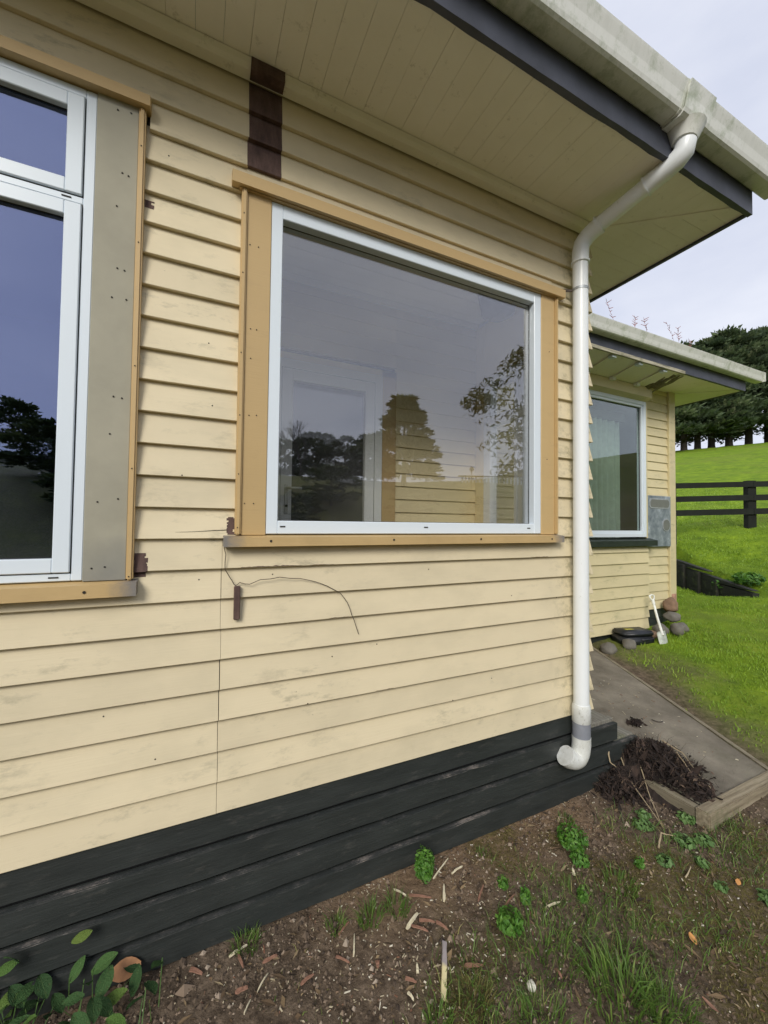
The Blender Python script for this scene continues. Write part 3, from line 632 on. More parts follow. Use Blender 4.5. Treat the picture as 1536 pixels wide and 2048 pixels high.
for k in range(4): box('base_board', 'base', H, 6.57, 6.60, 1.83, 6.5, .415 - .135 * k, .545 - .135 * k)
# wing window
W4 = frame4('window', 'upvc', H, 3.6, 5.858, 1.625, 3.575, .055, 1.700, 1.80)
frame4('sash', 'upvc', W4, 3.655, 5.803, 1.68, 3.52, .035, 1.712, 1.78)
box('pane', 'glass_wing', W4, 3.69, 5.768, 1.745, 1.749, 1.715, 3.485); frame4('glazing_bead', 'seal', W4, 3.688, 5.770, 1.713, 3.487, .007, 1.738, 1.745, bev=0)
fixn(mesh('sill', [(3.4, 1.628, 1.502), (5.99, 1.628, 1.502), (5.99, 1.76, 1.502), (3.4, 1.76, 1.502), (3.4, 1.628, 1.578), (5.99, 1.628, 1.578), (5.99, 1.76, 1.612), (3.4, 1.76, 1.612)], BOXF, 'green_sill', W4))
box('jamb_lining', 'cream_far', W4, 5.859, 5.885, 1.70, 1.80, 1.61, 3.60)
# curtains and dark room behind
n = 150; rings = []
for i in range(n):
    x = 3.62 + 1.98 * i / n; d = .045 * math.sin(i * .62 + 1.3 * math.sin(i * .11)) + .012 * noise.noise((i * .3, 0, 0))
    gap = .02 if 88 < i < 94 else 0
    rings.append([(x, 1.93 + d + gap, 1.55), (x, 1.93 + d * .9 + gap, 2.5), (x, 1.93 + d * .6 + gap, 3.30)])
cu = loft('curtain', rings, 'curtain', None, (4.6, 1.93, 1.55), True, cap=False, closed=False); tag(cu, 'pale green gathered curtain behind the far wing window', 'curtain')
box('curtain_pelmet', 'room', H, 3.62, 5.7, 1.905, 2.0, 3.30, 3.42)
box('room_wall', 'room', H, 2.44, 6.6, 4.2, 4.25, .3, 3.84); box('room_floor', 'room', H, 2.44, 6.5, 1.9, 4.2, .6, .64); box('room_wall', 'room', H, 6.4, 6.45, 1.9, 4.2, .3, 3.84); box('ceiling_panel', 'room', H, 2.44, 6.6, 1.9, 4.2, 3.7, 3.72)
# pelmet box over the window and sloped lining with cover strips and white clips
fixn(mesh('window_pelmet', [(3.2, 1.60, 3.600), (5.835, 1.60, 3.600), (5.90, 1.78, 3.555), (3.2, 1.78, 3.555), (3.2, 1.60, 3.735), (5.835, 1.60, 3.735), (5.90, 1.78, 3.76), (3.2, 1.78, 3.76)], BOXF, 'cream_far', H))
fixn(mesh('soffit_lining', [(3.3, 1.215, 3.825), (5.80, 1.215, 3.825), (5.86, 1.61, 3.742), (3.3, 1.61, 3.742), (3.3, 1.215, 3.833), (5.80, 1.215, 3.833), (5.86, 1.61, 3.75), (3.3, 1.61, 3.75)], BOXF, 'soffit', H))
board_x('lining_edge_strip', 'mouldy', H, [(1.170, 3.800), (1.170, 3.838), (1.195, 3.838), (1.195, 3.800)], 3.3, 5.83, .2, .002)
for x in (3.95, 4.45, 4.95, 5.45):
    fixn(mesh('cover_strip', [(x - .02, 1.22, 3.802), (x + .02, 1.22, 3.802), (x + .02, 1.60, 3.722), (x - .02, 1.60, 3.722), (x - .012, 1.22, 3.826), (x + .012, 1.22, 3.826), (x + .012, 1.60, 3.744), (x - .012, 1.60, 3.744)], BOXF, 'soffit', H))
    box('clip', 'upvc', H, x - .04, x + .04, 1.20, 1.262, 3.772, 3.803, .004); box('clip', 'upvc_in', H, x - .035, x + .035, 1.545, 1.60, 3.70, 3.742, .004)
# a torn, dust-laden cobweb sagging from the lining's end
n1, n2 = 12, 7; V = []; F = []
for i in range(n1):
    for j in range(n2):
        u, v = i / (n1 - 1), j / (n2 - 1); x = 5.66 + .34 * u; y = 1.27 + .45 * v
        V.append((x, y, 3.83 - .10 * v - .05 * math.sin(math.pi * u) * (.4 + v) + .028 * noise.noise((u * 5, v * 5, 2))))
for i in range(n1 - 1):
    for j in range(n2 - 1):
        if noise.noise((i * .7, j * .9, 4)) > -.22: F.append((i * n2 + j, (i + 1) * n2 + j, (i + 1) * n2 + j + 1, i * n2 + j + 1))
tag(mesh('cobweb', V, F, 'web', None, (5.8, 1.5, 3.75), True), 'dirty torn cobweb hanging beside the far window pelmet', 'cobweb')
# wing soffit, fascia, gutter
WX = 7.44
def wbx(n_, a, b, c, d, z=3.842, m='soffit'): return box(n_, m, H, a, b, c, d, z, z + .02)
yy = 1.225
for (a, b) in ((2.46, 3.3), (5.82, 6.2), (6.2, 6.62)): wbx('soffit_panel', a, b, yy, 1.80)
fixn(mesh('soffit_panel', [(6.624, yy, 3.842), (7.36, yy, 3.842), (6.70, 1.76, 3.842), (6.624, 1.80, 3.842), (6.624, yy, 3.86), (7.36, yy, 3.86), (6.70, 1.76, 3.86), (6.624, 1.80, 3.86)], BOXF, 'soffit', H))
fixn(mesh('soffit_panel', [(7.372, yy + .004, 3.842), (WX, yy + .004, 3.842), (WX, 6.5, 3.842), (6.66, 6.5, 3.842), (6.66, 1.83, 3.842), (7.372, yy + .004, 3.86), (WX, yy + .004, 3.86), (WX, 6.5, 3.86), (6.66, 6.5, 3.86), (6.66, 1.83, 3.86)],
     [(0, 1, 2, 3, 4), (9, 8, 7, 6, 5), (0, 5, 6, 1), (1, 6, 7, 2), (2, 7, 8, 3), (3, 8, 9, 4), (4, 9, 5, 0)], 'soffit', H))
fascia('fascia', 3.25, WX, 1.196); box('fascia', 'fascia', H, WX - .002, WX + .02, 1.225, 6.5, 3.83, 3.985)
gutter(3.25, 7.70, 1.194, 3.972)
box('gutter_end', 'gutter', H, 7.70, 7.706, 1.06, 1.193, 3.974, 4.10)
# meter panel
mpn = box('meter_panel', 'galv', H, 5.905, 6.505, 1.738, 1.752, 1.482, 2.232, .003)
def rrect(name, mat, par, cx, cz, w, h, r, y0, y1, n=5):
    pts = []
    for (sx, sz, a0) in ((1, 1, 0), (-1, 1, 90), (-1, -1, 180), (1, -1, 270)):
        for i in range(n + 1):
            a = R(a0 + 90 * i / n); pts.append((cx + sx * (w / 2 - r) + r * math.cos(a), cz + sz * (h / 2 - r) + r * math.sin(a)))
    return loft(name, [[(x, y, z) for x, z in pts] for y in (y0, y1)], mat, par)
rrect('view_slot_rim', 'galv_rim', mpn, 6.225, 2.118, .49, .15, .05, 1.731, 1.739); rrect('view_slot', 'screen_grey', mpn, 6.225, 2.118, .45, .112, .04, 1.728, 1.732)
rrect('round_hole_rim', 'galv_rim', mpn, 6.385, 1.80, .19, .19, .09, 1.731, 1.739); rrect('round_hole', 'screen_grey', mpn, 6.385, 1.80, .16, .16, .078, 1.728, 1.732)
# roof planes (mostly out of sight from below)
def roofp(V): fixn(mesh('roof', V, [(0, 1, 2, 3), (7, 6, 5, 4), (0, 4, 5, 1), (1, 5, 6, 2), (2, 6, 7, 3), (3, 7, 4, 0)], 'iron', H))
def slab(a, b, c, d): roofp([a, b, c, d] + [(x, y, z + .03) for x, y, z in (a, b, c, d)])
slab((-2.5, -.66, 4.06), (3.30, -.66, 4.06), (1.4, 1.4, 4.9), (-2.5, 1.4, 4.9)); slab((3.31, -.66, 4.05), (3.31, 3.6, 4.05), (1.41, 3.6, 4.9), (1.41, 1.4, 4.9)); slab((-2.5, 1.41, 4.9), (1.4, 1.41, 4.9), (1.4, 3.6, 4.9), (-2.5, 3.6, 4.9))
slab((3.32, 1.13, 4.065), (7.52, 1.13, 4.065), (5.6, 3.4, 4.95), (3.32, 3.4, 4.95)); slab((7.53, 1.13, 4.06), (7.53, 6.5, 4.06), (5.61, 6.5, 4.95), (5.61, 3.4, 4.95)); slab((1.41, 3.41, 4.95), (5.6, 3.41, 4.95), (5.6, 6.5, 4.95), (1.41, 6.5, 4.95))
# seedlings rooted in the wing gutter
def seedling(x, h, lean, lab, n=7):
    b = Vector((x, 1.075, 4.085)); V = []; F = []
    def strip(p, q, w):
        k = len(V); s = Vector((w, 0, 0)); s2 = Vector((0, 0, w)); V.extend([p - s, p + s, q + s * .6, q - s * .6]); F.append((k, k + 1, k + 2, k + 3)); k = len(V); V.extend([p - s2, p + s2, q + s2 * .6, q - s2 * .6]); F.append((k, k + 1, k + 2, k + 3))
    p = b.copy()
    for i in range(n):
        q = p + Vector((lean * h / n + random.uniform(-.2, .2) * h / n, random.uniform(-.1, .1) * h / n, h / n)); strip(p, q, .0035)
        for s in (-1, 1):
            if i > 0: strip(q, q + Vector((s * random.uniform(.02, .05), random.uniform(-.03, .03), random.uniform(.01, .035))), .0045)
        p = q
    tag(mesh('gutter_seedling', V, F, 'red_stem', None, b), lab, 'plant', 'seedlings in the wing gutter')
seedling(4.27, .20, -.55, 'reddish seedling in the wing gutter, closest to the downpipe'); seedling(4.62, .15, .2, 'thin seedling in the wing gutter, second from the downpipe'); seedling(4.86, .16, -.35, 'thin seedling in the wing gutter, third from the downpipe')
seedling(5.42, .22, -.75, 'fuller reddish seedling in the middle of the wing gutter', 8); seedling(5.52, .20, -.3, 'red seedling drooping over the wing gutter front', 8); seedling(5.80, .09, -.8, 'short seedling in the wing gutter, farthest from the downpipe', 5)

# ---- wire and the little wooden tag it is tied to
wire = [(0.12, 1.668), (0.126, 1.635), (0.123, 1.574), (0.146, 1.537), (0.163, 1.508), (0.171, 1.499), (0.188, 1.511), (0.23, 1.504), (0.272, 1.52), (0.36, 1.527), (0.452, 1.518), (0.529, 1.5), (0.586, 1.475), (0.649, 1.438), (0.689, 1.389), (0.711, 1.331), (0.735, 1.27), (0.763, 1.19)]
wp = []
for i in range(len(wire) - 1):
    for f in (0, .5): a, b = wire[i], wire[i + 1]; wp.append((a[0] + (b[0] - a[0]) * f + random.uniform(-.002, .002), -.006 - .004 * math.sin(i), a[1] + (b[1] - a[1]) * f + random.uniform(-.002, .002)))
tag(tube('wire', wp, .0017, M['wire'], None, (.171, -.006, 1.499), 6), 'thin rusty wire curling across the boards below the big window', 'wire')
tg = board_x('wooden_tag', 'bare', None, [(0, 0), (0, 0), (0, 0)], 0, 1) if False else box('wooden_tag', 'bare', None, .163, .189, -.019, -.001, 1.354, 1.499, .003, 1, (.176, -.01, 1.354))
tag(tg, 'small split brown wooden block hung from the wire below the sill', 'wood block')

# ================================================================== GROUND
def axis(segs):
    out = []
    for a, b, st in segs:
        n = max(1, int(round((b - a) / st))); out += [a + (b - a) * i / n for i in range(n)]
    return out + [segs[-1][1]]
gx = axis([(-300, -60, 40), (-60, -12, 6), (-12, -2, .8), (-2, -.8, .1), (-.8, 2.9, .022), (2.9, 4.6, .05), (4.6, 12.5, .12), (12.5, 20, .5), (20, 90, 2), (90, 420, 30)])
gy = axis([(-300, -60, 40), (-60, -25, 4), (-25, -4, .6), (-4, -1.4, .12), (-1.4, .1, .022), (.1, 5.2, .1), (5.2, 12, .5), (12, 60, 2), (60, 420, 30)])
def sm(x, a, b):
    t = min(1, max(0, (x - a) / (b - a))); return t * t * (3 - 2 * t)
def grassy(x, y):
    """how much of the ground is lawn"""
    if y < -2.2 or x < -1.5: return .10 + .18 * sm(-y, 9, 13)
    edge = 3.72 + .43 * (y + .47)             # right of the path
    d = x - edge + .5 * noise.noise((x * .8, y * .8, 0)) + .25 * noise.noise((x * 2.5, y * 2.5, 3))
    return sm(d, -.05, .95)
def mossy(x, y): return sm(noise.noise((x * 1.6 + 3, y * 1.6, 1)) + .5 * noise.noise((x * 5, y * 5, 2)) + .35 * sm(x, .8, 1.9) * sm(-y, .25, .6) - .12, 0, .55)
def dry(x, y): return sm(.42 + y + .12 * noise.noise((x * 4, y * 4, 6)), 0, .35) * sm(x, .3, .9) * (1 - sm(x, 2.1, 2.5))
V = []; Ag = []; Am = []; Ad = []
for y in gy:
    for x in gx:
        z = terrain(x, y); g = grassy(x, y)
        if -3 < x < 13 and -3 < y < 6:
            z += .010 * noise.noise((x * 3.5, y * 3.5, 0)) + .008 * noise.noise((x * 13, y * 13, 1)) + .006 * noise.noise((x * 34, y * 34, 2)) * (1 - g)
            if g > .2: z += .03 * g * noise.noise((x * 1.1, y * 1.1, 9)) + .02 * g * noise.noise((x * 3, y * 3, 4))
        elif y > -3: z += .10 * noise.noise((x * .25, y * .25, 3)) + .06 * noise.noise((x * .9, y * .9, 3)) + .04 * noise.noise((x * 2.1, y * 2.1, 3))
        V.append((x, y, z)); Ag.append(g); Am.append(mossy(x, y)); Ad.append(dry(x, y))
nx = len(gx); F = [(j * nx + i, j * nx + i + 1, (j + 1) * nx + i + 1, (j + 1) * nx + i) for j in range(len(gy) - 1) for i in range(nx - 1)]
gnd = mesh('ground', V, F, 'ground', None, None, True, {'grass': Ag, 'moss': Am, 'dry': Ad}); tag(gnd, kind='structure')

# ---- concrete path with timber edging
def pz(y): return interp(y, [-.5, 1.3, 1.8], [.095, .245, .27])
def pl(y): return 2.80 if y < .02 else 2.80
def pr_(y): return 3.615 + .435 * (y + .47)
rows = axis([(-.468, 1.72, .08)]); cols = 16; V = []; F = []
for y in rows:
    for i in range(cols + 1):
        x = pl(y) + (pr_(y) - .002 - pl(y)) * i / cols; V.append((x, y, pz(y) + .004 * noise.noise((x * 3, y * 3, 0)) + .002 * noise.noise((x * 11, y * 11, 0))))
for j in range(len(rows) - 1):
    for i in range(cols): a = j * (cols + 1) + i; F.append((a, a + 1, a + cols + 2, a + cols + 1))
path = mesh('path', V, F, 'concrete', None, None, True); tag(path, kind='structure'); OFF[path] = Vector((0, 0, 0))
box('edging_board', 'edge_x', path, 2.735, 3.70, -.548, -.470, -.03, .112, .006, 2)
box('edging_board', 'edge_y', path, 2.738, 2.798, -.468, -.10, -.03, .100, .006, 2)
def plank2(name, mat, par, a, b, w, z0, z1):
    a, b = Vector(a), Vector(b); d = (b - a).normalized(); nn = Vector((d.y, -d.x)) * w
    V = []
    for dz0, dz1 in ((z0, z1),):
        for (p, zz) in ((a, 0), (b, 0), (b + nn, 0), (a + nn, 0)): V.append((p.x, p.y, pz(p.y) + dz0))
        for (p, zz) in ((a, 0), (b, 0), (b + nn, 0), (a + nn, 0)): V.append((p.x, p.y, pz(p.y) + dz1))
    return fixn(mesh(name, V, BOXF, mat, par))
for (a, b) in ((-.468, .42), (.425, 1.72)): plank2('edging_board', 'edge_y', path, (pr_(a), a), (pr_(b), b), .034, -.12, .012 + random.uniform(0, .006))

# ================================================================== FENCE, RETAINING WALL
rdir = Vector((.903, -.429)); P0 = Vector((12.93, 3.40))
fc = empty('post_and_rail_fence', (P0.x, P0.y, gz(P0.x, P0.y)), 'black post and rail fence crossing the green hillside', 'fence')
FN = Vector((.429, .903))
def fbox(name, c, half, z0, z1, th, slope=0):
    a = c - rdir * half; b = c + rdir * half; n_ = FN * th; V = []
    for zz in (z0, z1):
        for p, s in ((a - n_, -1), (b - n_, 1), (b + n_, 1), (a + n_, -1)): V.append((p.x, p.y, zz + s * slope))
    return fixn(mesh(name, V, BOXF, 'fence', fc))
z00 = gz(P0.x, P0.y); zf = lambda p: z00 + .035 * (p - P0).dot(rdir)
for k in range(-3, 4):
    p = P0 + rdir * (2.05 * k); fbox('post', p, .105, min(zf(p), gz(p.x, p.y)) - .3, zf(p) + 1.20, .07)
for k in range(-3, 3):
    a, b = P0 + rdir * (2.05 * k), P0 + rdir * (2.05 * (k + 1)); c = (a + b) / 2 - FN * .095; z = (zf(a) + zf(b)) / 2; sl = (zf(b) - zf(a)) / 2
    for h in (1.03, .69, .34): fbox('rail', c, 1.02, z + h + random.uniform(-.01, .01), z + h + .145, .022, sl)
rw = empty('retaining_wall', (WA.x, WA.y, .4), 'low dark timber retaining wall sunk in the lawn beyond the wing corner', 'retaining wall')
def wtop(s): return interp(s, [-1, 0, .25, .55, 1.0], [1.05, .98, .90, .745, .62])
for r in range(4):
    z0 = .28 + .19 * r; a = -1.0
    while a < 1.0:
        b = min(a + .5, 1.0); ta, tb = wtop(a), wtop(b)
        if max(ta, tb) > z0 + .02:
            p, q = WA + WD * WL * a, WA + WD * WL * b; n_ = WN * .05; V = []
            za, zb_ = min(z0 + .184, ta), min(z0 + .184, tb)
            for zl, zr in ((z0, z0), (max(z0 + .01, za), max(z0 + .01, zb_))):
                for pt, zz in ((p - n_, zl), (q - n_, zr), (q + n_, zr), (p + n_, zl)): V.append((pt.x, pt.y, zz))
            fixn(mesh('plank', V, BOXF, 'retain', rw))
        a = b
for s in (-.1, .15, .38, .62):
    p = WA + WD * WL * s - WN * .075; d = WD * .045; n_ = WN * .03; V = []
    for zz in (.2, wtop(s) - .03):
        for pt in (p - d - n_, p + d - n_, p + d + n_, p - d + n_): V.append((pt.x, pt.y, zz))
    fixn(mesh('post', V, BOXF, 'retain', rw))

# ================================================================== STONES, CASE, SPADE
def stone(loc, r, sc, mat, label, seed, group='river stones against the wing base'):
    r *= .86 if r > .05 else 1
    bm = bmesh.new(); bmesh.ops.create_icosphere(bm, subdivisions=3, radius=1)
    V = []
    for v in bm.verts:
        c = v.co * (1 + .26 * noise.noise(v.co * 1.3 + Vector((seed, 0, 0))) + .10 * noise.noise(v.co * 3.2 + Vector((0, seed, 0)))); V.append((loc[0] + c.x * r * sc[0], loc[1] + c.y * r * sc[1], loc[2] + c.z * r * sc[2]))
    F = [tuple(v.index for v in f.verts) for f in bm.faces]; bm.free()
    return tag(mesh('stone', V, F, mat, None, loc, True), label, 'stone', group)
def on(x, y, dz=0): return (x, y, gz(x, y) + dz)
stone(on(4.66, 1.44, .04), .11, (1.1, .9, .8), 'stone', 'grey rounded stone at the far end of the path', 1)
stone(on(4.99, 1.40, .045), .095, (1.05, .9, .95), 'stone', 'grey rounded stone in front of the black case', 2)
stone(on(5.82, 1.50, .06), .115, (1.1, .9, .9), 'stone', 'large grey stone just right of the spade', 3)
stone(on(5.98, 1.38, .07), .10, (.9, 1, 1), 'stone', 'upright grey stone leaning in the pile under the corner board', 4)
stone(on(6.18, 1.44, .05), .10, (1.1, 1, .8), 'stone', 'flat grey stone at the lawn edge of the corner pile', 5)
stone(on(6.22, 1.58, .16), .12, (1.1, 1, .7), 'stone', 'pale grey stone on top of the corner pile', 6)
stone(on(6.34, 1.66, .29), .14, (.8, .8, .9), 'brownstone', 'brown broken rock wedged under the corner board', 7)
stone(on(5.60, 1.50, .03), .10, (1.1, .8, .7), 'brownstone', 'small brownish stone behind the spade blade', 8)
ca = empty('tool_case', on(5.12, 1.52), 'black plastic case with yellow label tucked under the bay boards', 'case')
zc = gz(5.12, 1.52)
def rbox(name, mat, par, cx, cy, z0, z1, lx, ly, rot, bev):
    c, s = math.cos(rot), math.sin(rot); o = mesh(name, [(cx + x * c - y * s, cy + x * s + y * c, z) for x, y, z in boxv(-lx / 2, lx / 2, -ly / 2, ly / 2, z0, z1)], BOXF, mat, par)
    bm = bmesh.new(); bm.from_mesh(o.data); bmesh.ops.bevel(bm, geom=bm.edges[:], offset=bev, segments=3, affect='EDGES'); bm.to_mesh(o.data); bm.free(); o.data.shade_smooth(); return o
rbox('shell_bottom', 'case', ca, 5.22, 1.50, zc - .01, zc + .10, .44, .26, -.25, .018); rbox('lid', 'case', ca, 5.22, 1.50, zc + .103, zc + .175, .43, .25, -.25, .02)
rbox('label_panel', 'yellow', ca, 5.18, 1.53, zc + .172, zc + .178, .12, .06, -.25, .002); rbox('handle', 'case', ca, 5.25, 1.365, zc + .06, zc + .085, .13, .04, -.25, .008)
sp = empty('spade', on(5.41, 1.22), 'small pale spade leaning against the wing boards beside the stones', 'spade')
b0 = Vector(on(5.45, 1.235, -.02)); tp = Vector((5.83, 1.66, b0.z + .70)); ax = (tp - b0).normalized()
def at_(t, dx=0, dn=0): return b0 + ax * t + Vector((dx, 0, 0)) + Vector((0, -ax.z, ax.y)) * dn
rings = []
for t, w in ((.0, .05), (.02, .072), (.06, .088), (.13, .092), (.20, .09), (.205, .075)):
    rg = []
    for i in range(9): u = -1 + i / 4; rg.append(at_(t, w * u, .014 * (1 - u * u)))
    rg += [at_(t, w * (1 - i / 4), .014 * (1 - (1 - i / 4) ** 2) - .004) for i in range(9)]
    rings.append(rg)
loft('blade', rings, 'spade_blade', sp, None, True)
for s in (-1, 1): tube('footrest', [at_(.205, s * .012, .01), at_(.205, s * .075, .006)], .006, M['spade_blade'], sp, seg=8)
tube('shaft', [at_(.15, 0, .012), at_(.4), at_(.64)], [.017, .0155, .0155], M['spade_w'], sp, seg=12); tube('collar', [at_(.60), at_(.665)], .02, M['spade_w'], sp, seg=12)
tube('grip', [at_(.66), at_(.69, -.04), at_(.735, -.05), at_(.75, 0), at_(.735, .05), at_(.69, .04), at_(.66)], .011, M['spade_w'], sp, seg=8)

# ================================================================== FOLIAGE BUILDERS
def blades(name, P, h, w, lean, mat, label=None, cat=None, kind='stuff', group=None, parent=None, loc=None, rnd=None, curve=.6, az=None):
    n = len(P); P = np.asarray(P, float); a = rng.uniform(0, 2 * np.pi, n) if az is None else az; d = np.stack([np.cos(a), np.sin(a), np.zeros(n)], 1)
    b = rng.uniform(0, 2 * np.pi, n); s = np.stack([np.cos(b), np.sin(b), np.zeros(n)], 1) * (np.asarray(w) / 2)[:, None]
    h = np.asarray(h)[:, None]; lean = np.asarray(lean)[:, None]; upv = np.array([0, 0, 1.0])
    m = P + upv * h * .6 + d * h * lean * (.5 - .25 * curve); t = P + upv * h * (1 - .35 * lean * curve) + d * h * lean
    V = np.empty((n, 5, 3)); V[:, 0] = P - s; V[:, 1] = P + s; V[:, 2] = m + s * .75; V[:, 3] = m - s * .75; V[:, 4] = t
    r = rng.random(n) if rnd is None else rnd; F = []
    for i in range(n): k = 5 * i; F.append((k, k + 1, k + 2, k + 3)); F.append((k + 3, k + 2, k + 4))
    o = mesh(name, V.reshape(-1, 3), F, mat, parent, loc, False, {'rnd': np.repeat(r, 5)})
    if parent is None: tag(o, label, cat, group, kind)
    return o
def scatter(n, x0, x1, y0, y1, dens):
    out = []
    while len(out) < n:
        x, y = random.uniform(x0, x1), random.uniform(y0, y1)
        if random.random() < dens(x, y): out.append((x, y, gz(x, y) - .004))
    return np.array(out)
def leafcloud(pts, nrm, size, asp, rnd):
    """flat leaf quads (folded a little) at points, facing nrm"""
    n = len(pts); a = rng.normal(size=(n, 3)); nrm = nrm / np.linalg.norm(nrm, axis=1)[:, None]
    u = np.cross(nrm, a); u /= np.linalg.norm(u, axis=1)[:, None]; v = np.cross(nrm, u); L = (size * asp)[:, None] / 2; W = size[:, None] / 2
    V = np.empty((n, 4, 3)); V[:, 0] = pts - u * L; V[:, 1] = pts + v * W + nrm * W * .25; V[:, 2] = pts + u * L; V[:, 3] = pts - v * W + nrm * W * .25
    return V.reshape(-1, 3), [(4 * i, 4 * i + 1, 4 * i + 2, 4 * i + 3) for i in range(n)], np.repeat(rnd, 4)

# ================================================================== TREES
def crown(seed, height, radius, zlow, nclump, nspray, spray, flat=.5, shape='cone', leafy=False):
    """clumped crown about the origin: returns V, F, rnd"""
    g = np.random.default_rng(seed); C_ = []
    while len(C_) < nclump:
        z = g.uniform(0, 1); prof = {'cone': 1 - .75 * z ** 1.6, 'dome': math.sqrt(max(0.02, 1 - (2 * z * .95 - .8) ** 2 * .95)), 'fan': .35 + .65 * z}[shape]
        r = radius * prof * math.sqrt(g.uniform(.15, 1)); a = g.uniform(0, 2 * np.pi); C_.append((r * math.cos(a), r * math.sin(a), zlow + z * (height - zlow), radius * g.uniform(.22, .38) * (.55 + .45 * prof)))
    C_ = np.array(C_); idx = g.integers(0, nclump, nspray); c = C_[idx]
    d = g.normal(size=(nspray, 3)); d[:, 2] = np.where(g.random(nspray) < .75, np.abs(d[:, 2]), d[:, 2]); d /= np.linalg.norm(d, axis=1)[:, None]
    rr = c[:, 3] * g.uniform(.55, 1.05, nspray); p = c[:, :3] + d * rr[:, None] * np.array([1, 1, flat]); out = p.copy(); out[:, 2] = 0; out /= (np.linalg.norm(out, axis=1)[:, None] + 1e-6)
    V = []; F = []; rn = []; base = .25 + .5 * g.random(nclump)
    rnd = np.clip(base[idx] + g.normal(size=nspray) * .16 + .15 * d[:, 2], 0, 1)
    if leafy:
        nn = d + g.normal(size=(nspray, 3)) * .7; return leafcloud(p, nn, spray * g.uniform(.6, 1.3, nspray), np.full(nspray, 3.2), rnd)
    dirs = out * .9 + d * .7 + g.normal(size=(nspray, 3)) * .35; dirs[:, 2] += .25; dirs /= np.linalg.norm(dirs, axis=1)[:, None]
    side = np.cross(dirs, g.normal(size=(nspray, 3))); side /= np.linalg.norm(side, axis=1)[:, None]
    L = spray * g.uniform(.6, 1.4, nspray)[:, None]
    A = np.empty((nspray, 7, 3)); A[:, 0] = p - dirs * L * .3; A[:, 1] = p + side * L * .30; A[:, 2] = p + dirs * L * .35 + side * L * .26; A[:, 3] = p + dirs * L * .9; A[:, 4] = p + dirs * L * .30 - side * L * .22; A[:, 5] = p - side * L * .32; A[:, 6] = p + dirs * L * .1
    for i in range(nspray): k = 7 * i; F += [(k, k + 1, k + 6), (k + 6, k + 2, k + 3), (k, k + 6, k + 5), (k + 6, k + 4, k + 3) if i % 2 else (k + 6, k + 3, k + 4)]
    return A.reshape(-1, 3), F, np.repeat(rnd, 7)
def limbs(seed, height, r0, n, spread, low=.1):
    g = random.Random(seed); V = []; F = []
    def tb(pts, rad, sg=6):
        k0 = len(V)
        for i, p in enumerate(pts):
            for j in range(sg): a = 2 * math.pi * j / sg; V.append((p[0] + rad[i] * math.cos(a), p[1] + rad[i] * math.sin(a), p[2] + (0 if i else 0)))
        for i in range(len(pts) - 1):
            for j in range(sg): k = (j + 1) % sg; F.append((k0 + i * sg + j, k0 + i * sg + k, k0 + (i + 1) * sg + k, k0 + (i + 1) * sg + j))
    tb([(0, 0, -.5), (0, 0, .3), (.1, .05, height * .4), (0, .1, height * .75), (.05, 0, height * .92)], [r0 * 1.35, r0, r0 * .7, r0 * .35, r0 * .1], 9)
    for i in range(n):
        z = height * g.uniform(low, .8); a = g.uniform(0, 6.28); L = spread * g.uniform(.5, 1) * (1 - .5 * z / height); q = []
        for t in (0, .35, .7, 1): q.append((L * t * math.cos(a + .3 * t), L * t * math.sin(a + .3 * t), z + L * (.35 * t - .25 * t * t) + g.uniform(-.1, .1)))
        tb(q, [r0 * .28, r0 * .2, r0 * .12, r0 * .03], 5)
    return V, F
cyp = []
for s in range(3):
    V, F, rn = crown(20 + s, 14.0, 5.2, 1.9, 90, 7500, .62, .45, 'cone'); tr = D.meshes.new('crown'); tr.from_pydata(V.tolist(), [], F); tr.materials.append(M['cypress']); at = tr.attributes.new('rnd', 'FLOAT', 'POINT'); at.data.foreach_set('value', rn.astype(np.float32))
    V2, F2 = limbs(s, 13, .40, 34, 4.9, .06); tk = D.meshes.new('trunk'); tk.from_pydata(V2, [], F2); tk.materials.append(M['bark']); cyp.append((tr, tk))
def plant_tree(name, meshes, loc, sc, rot, label, cat='tree', group=None):
    e = empty(name, loc, label, cat, group); e.rotation_euler = (0, 0, rot); e.scale = sc if hasattr(sc, '__len__') else (sc,) * 3
    for nm, me in zip(('crown', 'trunk'), meshes):
        o = D.objects.new(nm, me); COL.objects.link(o); o.parent = e
    return e
cl = ['dark cypress at the house end of the hilltop row, behind the corner board', 'dark cypress in the hilltop row, first trunk clear of the corner board', 'dark cypress in the hilltop row, second trunk clear of the corner board', 'dark cypress in the hilltop row, third trunk clear of the corner board',
      'tall dark cypress standing above the fence post on the hilltop', 'tallest cypress at the picture edge of the hilltop row', 'cypress in the hilltop row partly cut by the picture edge']
cp = [(55.07, 29.26, .92), (57.3, 28.2, .95), (58.89, 27.45, .93), (60.53, 26.67, .98), (62.59, 25.69, 1.04), (64.9, 24.6, 1.06), (67.2, 23.5, 1.08)]
for i, (x, y, s) in enumerate(cp): plant_tree('cypress_tree', cyp[i % 3], (x, y, gz(x, y) - .1), s, i * 2.1, cl[i], group='cypress row on the hill')
